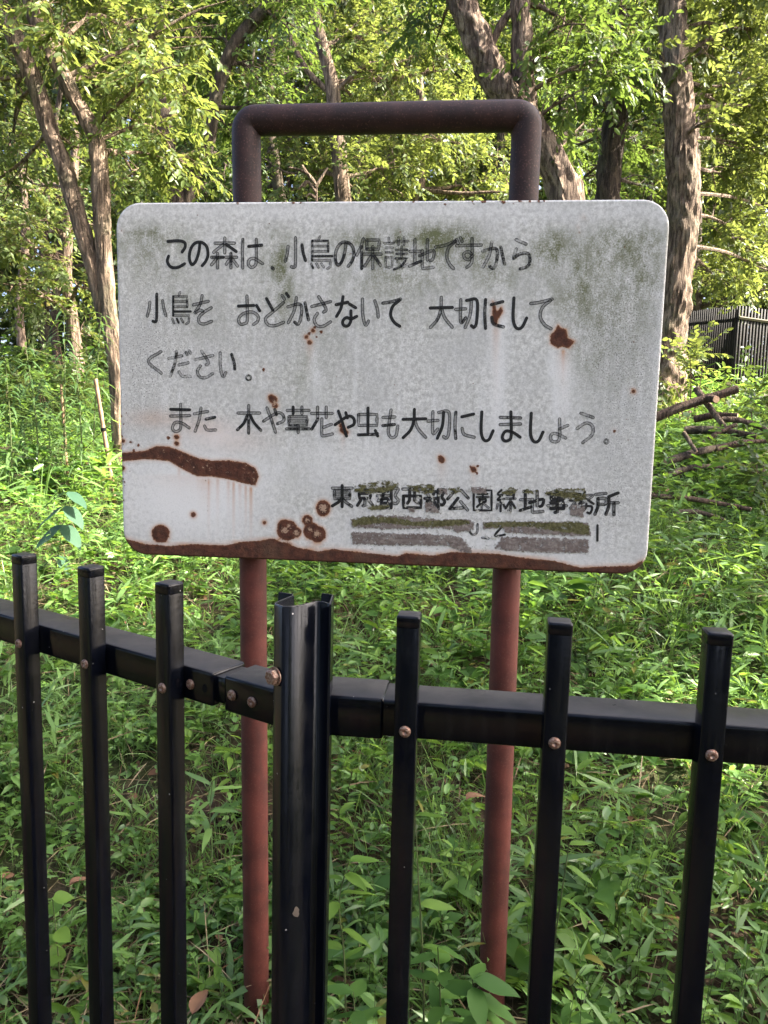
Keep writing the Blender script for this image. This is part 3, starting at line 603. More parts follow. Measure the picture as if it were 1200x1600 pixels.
for l in range(2):
    for ring in range(2):
        for i in range(n-1):
            a = l*2*n+ring*n+i; f = (a, a+1, a+1+2*n, a+2*n); fs.append(f if ring == 0 else f[::-1])
    for e_ in (0, n-1):
        a = l*2*n+e_; fs.append((a, a+n, a+n+2*n, a+2*n))
for i in range(n-1): a = 4*n+i; fs.append((a, a+1, a+1+n, a+n))
me = pydata('section', vs, fs, True)
try: me.set_sharp_from_angle(angle=math.radians(40))
except Exception: pass
link('section', me, black, post)
vs, fs = [], []      # hex bolt on the left face
for r_, y_ in ((.0082, 0), (.0082, -.0012)):
    vs += [(r_*math.cos(a), y_, r_*math.sin(a)) for a in np.linspace(0, 2*math.pi, 17)[:-1]]
for i in range(16): fs.append((i, (i+1) % 16, 16+(i+1) % 16, 16+i))
fs.append(tuple(range(16, 32))); b0 = len(vs)
for r_, y_ in ((.0066, -.0012), (.0066, -.0058), (.0056, -.0066)):
    vs += [(r_*math.cos(a+.2), y_, r_*math.sin(a+.2)) for a in np.linspace(0, 2*math.pi, 7)[:-1]]
for l in range(2):
    for i in range(6): fs.append((b0+l*6+i, b0+l*6+(i+1) % 6, b0+l*6+6+(i+1) % 6, b0+l*6+6+i))
fs.append(tuple(range(b0+12, b0+18)))
bo = link('bolt', pydata('bolt', vs, fs), screw_mat, post); bo.location = (.0045, .0050, ZC-.2215); bo.rotation_euler[2] = math.radians(-42)
# scratched chip low on the post
cm = pydata('paint_chip', [(.003*math.cos(a)*random.uniform(.7, 1.2), 0, .0052*math.sin(a)*random.uniform(.7, 1.2)) for a in np.linspace(0, 6.283, 13)[:-1]], [tuple(range(12))])
t = NT('bare_chip'); chipm = t.done(t.bsdf((.12, .095, .075), .7, .3))
co = link('paint_chip', cm, chipm, post); co.location = (.0245, .0045, ZC-.436); co.rotation_euler[2] = math.radians(25)

# ------------------------------------------------------------------ far fence behind the logs
t = NT('far_fence_paint'); p = t.geopos()
farblack = t.done(t.bsdf(t.mix(t.ss(t.noise(9, p, 3), .4, .7), (.008, .0075, .007), (.019, .016, .013)), .55, .14))
t = NT('far_rail_paint'); farrail = t.done(t.bsdf((.09, .078, .05), .6, .3))
fk_me = bevel_box((.036, .03, 1.75), .003, 1); fk_me.materials.append(farblack)
FC = at(1155, 477, 13.0); FL = at(1046, 491, 15.2); FR = at(1235, 489, 13.5)
def far_wing(a, b, label, sp=.066, start=0):
    d = b-a; L = math.hypot(d[0], d[1]); ang = math.atan2(d[1], d[0]); n = int(L/sp)
    r = empty('slat_fence', (a[0], a[1], a[2]-1.75), label, 'fence', 'far slat fence wings'); r.rotation_euler[2] = ang
    slope = d[2]/L
    for i in range(start, n+1):
        o = link('slat', fk_me, None, r); o.location = (i*sp, 0, 1.75/2+slope*i*sp+random.uniform(-.004, .004))
    for zz in (1.55, .22):
        vs, fs = tube_data([(-.02, -.035, zz), (L, -.035, zz+slope*L)], .026, 4); m = pydata('rail', vs, fs); link('rail', m, farrail, r)
    return r
far_wing(FC, FL, 'dark slat fence wing running back behind the right tree trunk')
far_wing(FC, FR, 'dark slat fence wing at the right edge, nearer than its other wing', .074, 1)
# ------------------------------------------------------------------ foliage engine
TPL = {
 'diamond': (V([[0, 0, 0], [.42, -.5, .06], [1, 0, -.05], [.42, .5, .06]]), V([[0, 2, 1], [0, 3, 2]])),
 'blade': (V([[0, -.22, 0], [0, .22, 0], [.35, -.5, 0], [.35, .5, 0], [.7, -.36, 0], [.7, .36, 0], [1, 0, 0]]), V([[0, 1, 3], [0, 3, 2], [2, 3, 5], [2, 5, 4], [4, 5, 6]])),
 'ovate': (V([[0, 0, 0], [.18, -.38, .04], [.18, 0, 0], [.18, .38, .04], [.52, -.46, .07], [.52, 0, .0], [.52, .46, .07], [.82, -.2, .03], [.82, 0, -.02], [.82, .2, .03], [1, 0, -.06]]),
           V([[0, 2, 1], [0, 3, 2], [1, 2, 5], [1, 5, 4], [2, 3, 6], [2, 6, 5], [4, 5, 8], [4, 8, 7], [5, 6, 9], [5, 9, 8], [7, 8, 10], [8, 9, 10]])),
}
TPL['hex'] = (V([[0, 0, 0], [.28, -.44, .05], [.7, -.36, .02], [1, 0, -.05], [.7, .36, .02], [.28, .44, .05]]), V([[0, 3, 2], [0, 2, 1], [0, 5, 4], [0, 4, 3]]))
class Fol:
    def __init__(s): s.v = []; s.t = []; s.a = []; s.n = 0
    def leaves(s, P, D, N, L, W, tpl='diamond', bend=0.0, tint=None):
        k = len(P)
        if k == 0: return s
        tp, tr = TPL[tpl]; D = nrm(D); side = nrm(np.cross(D, N)); N = np.cross(side, D)
        L = np.broadcast_to(L, (k,))[:, None, None]; W = np.broadcast_to(W, (k,))[:, None, None]; B = np.broadcast_to(bend, (k,))[:, None, None]
        tt, ss_, hh = tp[None, :, 0:1], tp[None, :, 1:2], tp[None, :, 2:3]
        vv = P[:, None]+D[:, None]*L*tt+side[:, None]*W*ss_+N[:, None]*L*hh
        vv = vv+np.array([0, 0, -1.])*(B*L*tt**2)
        m = len(tp); s.v.append(vv.reshape(-1, 3)); s.t.append((tr[None]+(np.arange(k)*m)[:, None, None]+s.n).reshape(-1, 3))
        s.a.append(np.repeat(RNG.random(k) if tint is None else np.broadcast_to(tint, (k,)), m)); s.n += k*m
        return s
    def ribbons(s, A, B, w, tint=.5):          # thin two-sided stems, three-cornered
        k = len(A); d = nrm(B-A); r = nrm(np.cross(d, V([.3, .8, .5]))); q = np.cross(d, r); w = np.broadcast_to(w, (k,))[:, None]
        vs = np.stack([A+r*w, A-r*w*.5+q*w*.87, A-r*w*.5-q*w*.87, B+r*w*.6, B-r*w*.3+q*w*.5, B-r*w*.3-q*w*.5], 1)
        tr = V([[0, 1, 4], [0, 4, 3], [1, 2, 5], [1, 5, 4], [2, 0, 3], [2, 3, 5]])
        s.v.append(vs.reshape(-1, 3)); s.t.append((tr[None]+(np.arange(k)*6)[:, None, None]+s.n).reshape(-1, 3)); s.a.append(np.repeat(np.broadcast_to(tint, (k,)), 6)); s.n += k*6
        return s
    def mesh(s, name, origin=None):
        v = np.vstack(s.v)
        if origin is not None: v = v-np.asarray(origin)
        return tri_mesh(name, v, np.vstack(s.t), {'tint': np.concatenate(s.a)})
    def build(s, name, mat, parent=None, origin=None): return tag(link(name, s.mesh(name, origin), mat, parent), kind='stuff' if parent is not None else None)
def rdir(k, up=0.0):
    d = RNG.normal(size=(k, 3)); d[:, 2] += up; return nrm(d)
def hdir(k):
    a = RNG.uniform(0, 2*math.pi, k); return np.stack([np.cos(a), np.sin(a), np.zeros(k)], -1)

def spray_leaves(F, T, C, R, n_spray, leaf, per=15, tpl='diamond', droop=.35, squash=.8, tintc=None, shell=.5):
    """twiggy sprays filling an uneven ball: C centre, R radius"""
    k = n_spray
    u = rdir(k); rr = RNG.random(k)**shell
    kc = max(3, k//7); cc = rdir(kc)*V([1, 1, squash])*(R*RNG.random(kc)**shell)[:, None]; ci = RNG.integers(0, kc, k)
    O = C+cc[ci]+u*(R*.30*rr*RNG.uniform(.6, 1.3, k))[:, None]; u = nrm(cc[ci]+u*R*.5)
    D = nrm(u*.7+rdir(k)*.75+V([0, 0, .05])); D[:, 2] -= droop*RNG.random(k); D = nrm(D)
    ln = leaf*RNG.uniform(3.0, 6.5, k)
    T.ribbons(O-D*ln[:, None]*.3, O+D*ln[:, None], leaf*.022, .5)
    f = np.tile(np.linspace(.02, 1, per), (k, 1))+RNG.uniform(-.03, .03, (k, per))
    P = O[:, None]+D[:, None]*(ln[:, None]*f)[..., None]
    P[..., 2] -= droop*.25*ln[:, None]*f**2
    side = nrm(np.cross(D, V([0, 0, 1.])+rdir(k)*.35)); sg = np.where(np.arange(per) % 2, 1., -1.)
    LD = D[:, None]*.75+side[:, None]*sg[None, :, None]*.9+RNG.normal(size=(k, per, 3))*.28
    LD[..., 2] -= .18
    N = np.broadcast_to(np.cross(side, D)[:, None], LD.shape)+RNG.normal(size=(k, per, 3))*.45
    N = N*np.where(N[..., 2:3] < 0, -1, 1)
    L = leaf*RNG.uniform(.65, 1.25, (k, per))
    base = RNG.random(k) if tintc is None else np.clip(RNG.normal(tintc, .2, k), 0, .88)
    ti = np.clip(base[:, None]+RNG.normal(0, .16, (k, per)), 0, .89)
    ti = np.where(RNG.random((k, per)) < .015, 1.0, ti)
    F.leaves(P.reshape(-1, 3), LD.reshape(-1, 3), N.reshape(-1, 3), L.reshape(-1), (L*RNG.uniform(.42, .6, L.shape)).reshape(-1), tpl, .12, ti.reshape(-1))

def make_tree(name, label, stems, blobs, d, bark, leafmat, leaf=.075, dens=1.0, group=None, limb_r=.022, tpl='diamond', tintc=None, seed=1, furrow=0.0, zflare=True):
    """stems: [(pixel polyline with width), ...] traced at distance d; blobs: (x, y, radius, depth offset) in the same units"""
    base = None; tr = MB(); spts = []
    for si, st in enumerate(stems):
        pts, rad = [], []
        for q in st:
            dd = d+(q[3] if len(q) > 3 else 0); pts.append(at(q[0], q[1], dd)); rad.append(q[2]*dd/FPX/2)
        if si == 0:
            b = pts[0].copy(); gz = float(ground_z(b[0], b[1]))
            if b[2] > gz-.1:
                pts.insert(0, V([b[0]+(b[0]-pts[1][0])*.15, b[1], gz-.15])); rad.insert(0, rad[0]*1.3)
            base = V([pts[0][0], pts[0][1], gz])
        P = catmull(pts, 16 if furrow else 6); R_ = np.interp(np.linspace(0, 1, len(P)), np.linspace(0, 1, len(rad)), rad)
        if si == 0 and zflare: R_ = R_*(1+.35*np.exp(-(P[:, 2]-base[2])/.22))
        tr.tube(P, R_, 44 if furrow else 14, wob=.04, seed=seed+si, furrow=furrow); spts += [(p_, r_) for p_, r_ in zip(P[2:], R_[2:])]
    root = empty(name, tuple(base), label, 'tree', group)
    F, T = Fol(), Fol(); sp_ = np.array([p_ for p_, _ in spts]); sr = np.array([r_ for _, r_ in spts])
    limbs = tr
    for (bx, by, br, dz, *w) in blobs:
        C = at(bx, by, d+dz); R = br*(d+dz)/FPX; den = (w[0] if w else 1.0)*dens
        ns = max(6, int(1.9*den*(R/leaf)**2))
        spray_leaves(F, T, C, R, ns, leaf, 15, tpl, tintc=tintc)
        sub = max(3, int(ns*.25))
        i = int(np.argmin(np.linalg.norm(sp_-C+V([0, 0, .35*R]), axis=1))); A = sp_[i]
        mid_ = (A+C)/2+RNG.normal(size=3)*.12*R+V([0, 0, .1*R]); path = catmull([A, mid_, C, C+(C-A)*.25+RNG.normal(size=3)*.2*R], 5)
        r0 = min(sr[i]*.5, limb_r*d/8*1.1)
        limbs.tube(path, np.linspace(r0, r0*.2, len(path)), 6, wob=.05)
        for _ in range(4):
            s0 = path[random.randint(3, len(path)-4)]; e0 = C+rdir(1)[0]*R*.85
            limbs.tube(catmull([s0, (s0+e0)/2+RNG.normal(size=3)*.1*R, e0], 4), np.linspace(r0*.4, r0*.1, 9), 4)
    tr.build('trunk', bark, root, origin=base)
    if F.n:
        F.build('crown', leafmat, root, origin=base); T.build('twigs', M['twig'], root, origin=base)
    return root
# ------------------------------------------------------------------ trees (trunks and crowns at their own distances)
make_tree('twin_tree', 'slim twin-stemmed tree left of the sign, its two stems joining low down', [
    [(190, 720, 26), (184, 600, 25), (176, 525, 25), (166, 450, 25), (158, 320, 26), (155, 250, 25), (145, 205, 24), (120, 160, 22), (95, 110, 22), (75, 75, 22), (50, 15, 20), (30, -60, 18), (0, -180, 14, .3)],
    [(164, 520, 16), (150, 440, 22), (131, 367, 24), (114, 310, 26), (98, 255, 26), (80, 210, 24), (58, 140, 26), (38, 90, 26), (15, 40, 26), (-10, -20, 24, .2), (-50, -120, 18, .5)]],
    [(105, 40, 55, -.3), (190, 40, 70, .4), (250, 110, 60, -.2), (180, 130, 55, .6), (230, 195, 60, .2), (265, 250, 40, .5), (205, 265, 40, .8), (30, 130, 50, .5, .7), (70, 190, 40, .7, .7), (20, 210, 50, .9, .7), (120, 230, 30, .6, .6), (-60, 60, 80, 0), (-70, 180, 70, .4), (60, -70, 90, .2), (200, -80, 90, .4), (300, 20, 50, .2, .8), (-20, 290, 60, 1.0, .6)],
    7.0, M['bark'], M['leaf_lime'], .07, 1.0, tpl='hex', tintc=.55, seed=3, furrow=.16)
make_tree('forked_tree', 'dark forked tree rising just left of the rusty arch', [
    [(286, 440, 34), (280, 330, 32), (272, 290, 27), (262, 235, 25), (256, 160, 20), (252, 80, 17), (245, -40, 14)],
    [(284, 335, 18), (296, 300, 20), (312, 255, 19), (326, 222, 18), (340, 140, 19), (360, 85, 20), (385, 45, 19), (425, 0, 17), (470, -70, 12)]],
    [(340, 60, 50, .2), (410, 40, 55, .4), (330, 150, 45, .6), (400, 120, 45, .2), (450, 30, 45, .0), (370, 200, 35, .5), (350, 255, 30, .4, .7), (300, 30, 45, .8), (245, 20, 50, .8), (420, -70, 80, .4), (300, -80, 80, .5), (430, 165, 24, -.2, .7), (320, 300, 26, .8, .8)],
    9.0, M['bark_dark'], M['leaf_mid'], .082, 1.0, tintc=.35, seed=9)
make_tree('slender_tree', 'slender brown tree seen above the left half of the rusty arch', [
    [(545, 420, 26), (535, 300, 24), (522, 160, 21), (515, 115, 20), (497, 45, 18), (478, -40, 15), (465, -140, 10)],
    [(520, 150, 8), (480, 110, 9), (455, 60, 8), (440, 0, 6)]],
    [(570, 60, 55, .5), (620, 110, 55, 0), (500, 210, 45, 1), (560, 160, 50, 1.2), (640, 40, 60, .8), (470, 150, 36, .6, .7), (450, 270, 45, .4), (530, 265, 55, 0), (610, 255, 55, .6), (680, 200, 50, .8), (560, -50, 80, .5), (690, 110, 45, 1.0), (430, 230, 26, .8, .7)],
    13.0, M['bark'], M['leaf_lime'], .092, 1.0, tintc=.5, seed=13)
make_tree('leaning_tree', 'thick leaning tree trunk behind the right corner of the rusty arch', [
    [(915, 460, 66), (905, 400, 60), (890, 330, 54), (868, 265, 48), (820, 190, 46), (790, 150, 46), (765, 105, 44), (745, 60, 42), (722, 5, 40), (700, -60, 34), (672, -160, 24)],
    [(848, 235, 24), (828, 185, 30), (816, 110, 32), (816, 50, 30), (813, 0, 28), (818, -80, 22), (825, -180, 14)],
    [(768, 70, 10), (782, 40, 12), (800, 18, 10), (835, 8, 8), (870, 25, 5)]],
    [(880, 40, 50, -.4), (925, 95, 50, -.2), (890, 150, 34, -.2, .8), (950, 40, 50, .2), (690, 40, 40, .6, .7), (660, -40, 70, .4), (760, -70, 80, .4), (880, -60, 80, .2), (845, 90, 22, -.3, .6), (900, 205, 24, .3, .6)],
    8.0, M['bark_red'], M['leaf_mid'], .08, 1.0, tpl='hex', tintc=.4, seed=21, furrow=.16)
make_tree('dark_tree', 'dark tree trunk between the leaning tree and the rightmost trunk', [
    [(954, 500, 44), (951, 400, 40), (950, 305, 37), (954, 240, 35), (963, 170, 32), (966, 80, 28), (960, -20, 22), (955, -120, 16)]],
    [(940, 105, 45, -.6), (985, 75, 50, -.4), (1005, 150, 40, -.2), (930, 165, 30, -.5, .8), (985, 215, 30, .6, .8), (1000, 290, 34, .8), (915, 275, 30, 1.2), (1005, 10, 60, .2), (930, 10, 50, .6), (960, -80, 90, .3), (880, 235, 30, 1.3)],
    11.0, M['bark_dark'], M['leaf_mid'], .09, 1.0, tintc=.35, seed=27, furrow=.2)  # trunk in the dark bark colour
make_tree('furrowed_tree', 'tall furrowed tree trunk at right, standing before the far slat fence', [
    [(1036, 625, 70), (1041, 580, 56), (1045, 545, 51), (1052, 480, 47), (1062, 400, 45), (1069, 330, 45), (1065, 235, 46), (1060, 165, 44), (1054, 100, 40), (1050, 10, 38), (1048, -80, 32), (1042, -220, 22)]],
    [(1130, 40, 60, .4), (1175, 120, 60, 1.0), (1125, 160, 45, .8), (1170, 230, 55, 1.4), (1120, 270, 40, 1), (1185, 320, 50, 1.7), (1130, 350, 40, 1.2), (1220, 180, 70, 1.6), (1240, 60, 80, .4), (1010, 90, 24, -.3, .6), (1100, 80, 28, -.4, .7), (1105, 190, 20, -.4, .6), (1150, -60, 90, .3), (1020, -90, 90, .2), (1180, 415, 40, 1.4), (1110, 425, 30, 1.6, .8)],
    10.0, M['bark_red'], M['leaf_lime'], .088, 1.0, tpl='hex', tintc=.5, seed=33, furrow=.22)
make_tree('understory_tree', 'pale thin trunk with bright yellow-green boughs at the left edge', [
    [(128, 650, 22), (120, 560, 20), (110, 480, 18), (103, 430, 17), (108, 340, 15), (116, 260, 13), (118, 160, 10)]],
    [(45, 385, 55, -.6), (95, 410, 34, -.8), (25, 440, 50, -.4), (75, 345, 40, -.3, .8), (70, 465, 34, -.6), (120, 450, 22, -.8, .7), (0, 350, 45, .3), (140, 350, 24, 1, .6), (-60, 400, 70, -.3), (130, 520, 22, .2, .6), (60, 290, 40, .6, .7)],
    11.0, M['bark_red'], M['leaf_lime'], .09, 1.0, tintc=.7, seed=41)
# slimmer trees further back
for nm, lab, st, bl, d_, bm_, lm_, tc in [
    ('back_tree', 'reddish thin trunk far back at the left edge below the yellow boughs', [[(40, 640, 16), (36, 560, 14), (30, 480, 13), (40, 380, 12), (35, 260, 10)]], [(30, 300, 60, .5), (-40, 260, 60, 0), (60, 230, 60, 1), (150, 300, 50, 1)], 15.0, 'bark_red', 'leaf_dark', .3),  # dark leaf colour stands in for shade at the left
    ('back_tree', 'thin dark trunk far back beside the twin-stemmed tree', [[(88, 640, 14), (90, 560, 13), (84, 500, 12), (95, 380, 12), (90, 280, 10)]], [(100, 300, 60, .4), (200, 330, 50, 0), (180, 240, 60, .8), (210, 420, 40, .6)], 16.0, 'bark_dark', 'leaf_mid', .4),
    ('back_tree', 'dim grey trunk seen through the arch near its left post', [[(445, 420, 22), (440, 330, 19), (428, 250, 17), (420, 180, 15), (425, 60, 12)]], [(400, 260, 50, .3), (440, 60, 60, 0), (500, 120, 60, .7), (370, 300, 40, .6), (330, 200, 60, 1.0)], 15.0, 'bark_dark', 'leaf_mid', .45),
    ('back_tree', 'far tree filling the middle of the rusty arch with bright leaves', [[(655, 440, 20), (650, 340, 17), (660, 250, 14), (655, 120, 12)]], [(570, 290, 50, 0), (650, 280, 60, .3), (720, 290, 60, 0), (720, 200, 50, .4), (640, 180, 70, .6), (760, 240, 40, .8), (580, 200, 50, .6), (740, 60, 60, .9), (780, 300, 36, -.4)], 16.0, 'bark', 'leaf_lime', .55),
    ('back_tree', 'far tree between the leaning trunk and the dark trunk', [[(868, 420, 18), (872, 330, 16), (880, 220, 14), (875, 80, 11)]], [(850, 110, 60, 0), (900, 220, 50, .4), (840, 250, 40, 0), (925, 320, 50, .3), (860, 20, 70, .5), (1000, 230, 50, .8)], 17.0, 'bark_dark', 'leaf_mid', .5),
    ('back_tree', 'far tree with a brown trunk above the slat fence at right', [[(1090, 560, 22), (1086, 470, 20), (1084, 440, 18), (1088, 330, 16), (1085, 150, 12)]], [(1090, 240, 60, .2), (1110, 420, 40, -.6), (1150, 440, 36, -.8), (1180, 455, 30, -1.0), (1190, 380, 60, .4), (1120, 120, 70, .8), (1220, 420, 50, 0), (1030, 240, 40, 1)], 17.5, 'bark_dark', 'leaf_lime', .55)]:
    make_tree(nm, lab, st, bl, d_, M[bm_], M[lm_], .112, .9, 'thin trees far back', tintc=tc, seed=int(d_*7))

# the far-off wood that reads as one mass
F, T, W_ = Fol(), Fol(), MB()
for ix in range(17):
    for iy in range(7):
        px = -260+ix*105+random.uniform(-40, 40); py = -130+iy*98+random.uniform(-35, 35); dd = random.uniform(21, 31)
        if py > 470: dd += 4
        C = at(px, py, dd); R = random.uniform(70, 110)*dd/FPX
        if random.random() < .97: spray_leaves(F, T, C, R, int(1.45*(R/.30)**2), .30, 15, 'diamond', tintc=.4)
for ix in range(22):
    for py in (520, 575):
        dd = random.uniform(22, 32); C = at(-280+ix*82+random.uniform(-30, 30), py+random.uniform(-20, 20), dd); R = random.uniform(45, 65)*dd/FPX
        spray_leaves(F, T, C, R, int(1.6*(R/.30)**2), .30, 15, 'diamond', tintc=.25)
for ix in range(15):
    for iy in range(6):
        dd = random.uniform(36, 46); C = at(-300+ix*130+random.uniform(-40, 40), -120+iy*112+random.uniform(-30, 30), dd); R = random.uniform(90, 125)*dd/FPX
        spray_leaves(F, T, C, R, int(1.9*(R/.65)**2), .65, 15, 'diamond', tintc=.45)
for ix in range(26):
    px = -250+ix*66+random.uniform(-25, 25); dd = random.uniform(19, 30); a = at(px, 560, dd); a[2] = float(ground_z(a[0], a[1]))-.2
    top_ = a+V([random.uniform(-1.2, 1.2), 0, random.uniform(7, 11)])
    W_.tube(catmull([a, (a+top_)/2+V([random.uniform(-.4, .4), 0, 0]), top_], 6), np.linspace(random.uniform(.12, .26), .05, 13), 8, wob=.06)
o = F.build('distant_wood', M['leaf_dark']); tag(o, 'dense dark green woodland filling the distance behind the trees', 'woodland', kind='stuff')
tag(W_.build('distant_trunks', M['bark_dark'], o), kind='stuff')
T.build('distant_twigs', M['twig'], o)

# the tree overhead to the right of the path, out of the picture, that shades the sign
def shade_tree(label, base, top, blobs, leaf=.13, lai=1.0):
    base = V([base[0], base[1], float(ground_z(base[0], base[1]))]); root = empty('shade_tree', tuple(base), label, 'tree', 'trees shading the path')
    P = catmull([base-V([0, 0, .2]), base+(V(top)-base)*.4+V([.1, .05, 0]), V(top)], 8)
    tr = MB().tube(P, np.linspace(.22, .06, len(P)), 12, wob=.05); F, T = Fol(), Fol()
    for x, y, z, R in blobs:
        C = V([x, y, z]); spray_leaves(F, T, C, R, int(lai*1.5*(R/leaf)**2), leaf, 15)
        A = P[int(len(P)*.55)]; tr.tube(catmull([A, (A+C)/2+V([0, 0, .3]), C], 5), np.linspace(.06, .015, 11), 6)
    tr.build('trunk', M['bark'], root, origin=base); F.build('crown', M['leaf_mid'], root, origin=base); T.build('twigs', M['twig'], root, origin=base)
shade_tree('broad tree beside the path, right of the camera and out of view', (7.6, .2), (7.2, .6, 9.2),
    [(5.4, 1.0, 6.2, 1.2), (6.1, 2.0, 6.8, 1.1), (6.8, .4, 6.9, 1.3), (5.5, -.2, 6.0, 1.1), (7.2, 1.6, 7.8, 1.2), (7.6, 2.4, 7.6, 1.0), (4.9, 1.5, 5.5, .8), (6.2, .8, 7.9, 1.2), (8.0, .2, 7.8, 1.3), (4.8, .4, 5.1, .8), (5.2, 2.3, 5.7, .7), (6.3, -.8, 6.9, 1.1)], .15, 1.0)
shade_tree('spreading tree beyond the right edge of the view, shading the bank and the log pile', (8.6, 5.2), (8.2, 5.0, 7.6),
    [(6.2, 3.1, 5.6, .75), (6.4, 4.1, 6.1, .8), (7.0, 3.6, 5.0, .7), (7.4, 4.8, 4.6, .8), (7.4, 4.4, 6.4, .9), (7.6, 6.2, 5.3, .9), (8.3, 6.9, 5.6, .9), (8.2, 5.6, 6.4, .9), (6.0, 2.5, 5.2, .55), (7.0, 5.4, 4.0, .6), (7.9, 7.6, 5.2, .7), (7.2, 4.0, 4.3, .7), (8.0, 6.0, 4.4, .8), (7.0, 6.6, 4.2, .6), (6.8, 4.6, 5.4, .8)], .14, 1.25)
# the wood on the other side of the path, behind the camera
F, T, W_ = Fol(), Fol(), MB()
for i in range(46):
    an = math.radians(random.uniform(172, 368)); rr = random.uniform(7, 12); z_ = random.uniform(.6, 6.5)
    C = V([rr*math.cos(an), rr*math.sin(an)*.9-.5, z_]); R = random.uniform(1.1, 1.9)
    if C[1] > -1 and C[0] > 0: continue
    spray_leaves(F, T, C, R, int(1.7*(R/.32)**2), .32, 15)
for i in range(12):
    an = math.radians(190+i*15); a = V([9*math.cos(an), 8.5*math.sin(an), -.2]); W_.tube(catmull([a, a+V([.2, 0, 4]), a+V([0, .2, 9])], 5), np.linspace(.2, .06, 11), 8, wob=.05)
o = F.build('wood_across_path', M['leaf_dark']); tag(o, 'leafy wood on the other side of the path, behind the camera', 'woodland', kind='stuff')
tag(W_.build('wood_trunks', M['bark_dark'], o), kind='stuff'); T.build('wood_twigs', M['twig'], o)
# ------------------------------------------------------------------ undergrowth (grass, bamboo grass and small herbs: uncountable)
def scatter(n, y0, y1, margin=.7, k=.60):
    y = np.sqrt(RNG.uniform(y0*y0, y1*y1, n)); x = RNG.uniform(-1, 1, n)*(k*y+margin); return x, y
def herbs(F, S, x, y, h, nl, L, ar, tpl, lean=.35, updir=.25, bend=.3, tint=None, stem_r=.0012, low=.15):
    k = len(x); z = ground_z(x, y); B = np.stack([x, y, z], -1)
    ax = nrm(hdir(k)*RNG.uniform(0, lean, k)[:, None]+V([0, 0, 1.])); Tp = B+ax*h[:, None]
    S.ribbons(B-V([0, 0, .02]), Tp, stem_r, RNG.random(k)*.6)
    f = RNG.uniform(low, 1.0, (k, nl)); P = B[:, None]+ax[:, None]*(h[:, None]*f)[..., None]
    hd = hdir(k*nl).reshape(k, nl, 3); D = hd+V([0, 0, 1.])*RNG.normal(updir, .3, (k, nl))[..., None]
    N = V([0, 0, 1.])+RNG.normal(size=(k, nl, 3))*.35
    LL = L[:, None]*RNG.uniform(.6, 1.2, (k, nl))
    base = RNG.random(k) if tint is None else tint
    ti = np.clip(base[:, None]*.75+RNG.random((k, nl))*.3, 0, .89); ti = np.where(RNG.random((k, nl)) < .025, 1., ti)
    F.leaves(P.reshape(-1, 3), D.reshape(-1, 3), N.reshape(-1, 3), LL.reshape(-1), (LL*RNG.uniform(.85, 1.15, LL.shape)*ar).reshape(-1), tpl, bend*RNG.random(k*nl), ti.reshape(-1))
def tufts(F, x, y, L, nl, w, tint=None):
    k = len(x); B = np.stack([x, y, ground_z(x, y)-.01], -1)
    P = np.repeat(B, nl, 0)+RNG.normal(size=(k*nl, 3))*V([.02, .02, 0]); D = hdir(k*nl)*RNG.uniform(.15, .8, k*nl)[:, None]+V([0, 0, 1.])
    LL = np.repeat(L, nl)*RNG.uniform(.5, 1.15, k*nl)
    ti = np.clip(np.repeat(RNG.random(k), nl)*.7+RNG.random(k*nl)*.3, 0, .89)
    F.leaves(P, D, hdir(k*nl), LL, w*RNG.uniform(.7, 1.3, k*nl), 'blade', RNG.uniform(.2, .75, k*nl), ti)
U = lambda a, b, n: RNG.uniform(a, b, n)
gr, hb, br_, stf, yg, pn = Fol(), Fol(), Fol(), Fol(), Fol(), Fol()
def patch(x, y, s, seed): return fbm(x*s+11, y*s+5, seed)
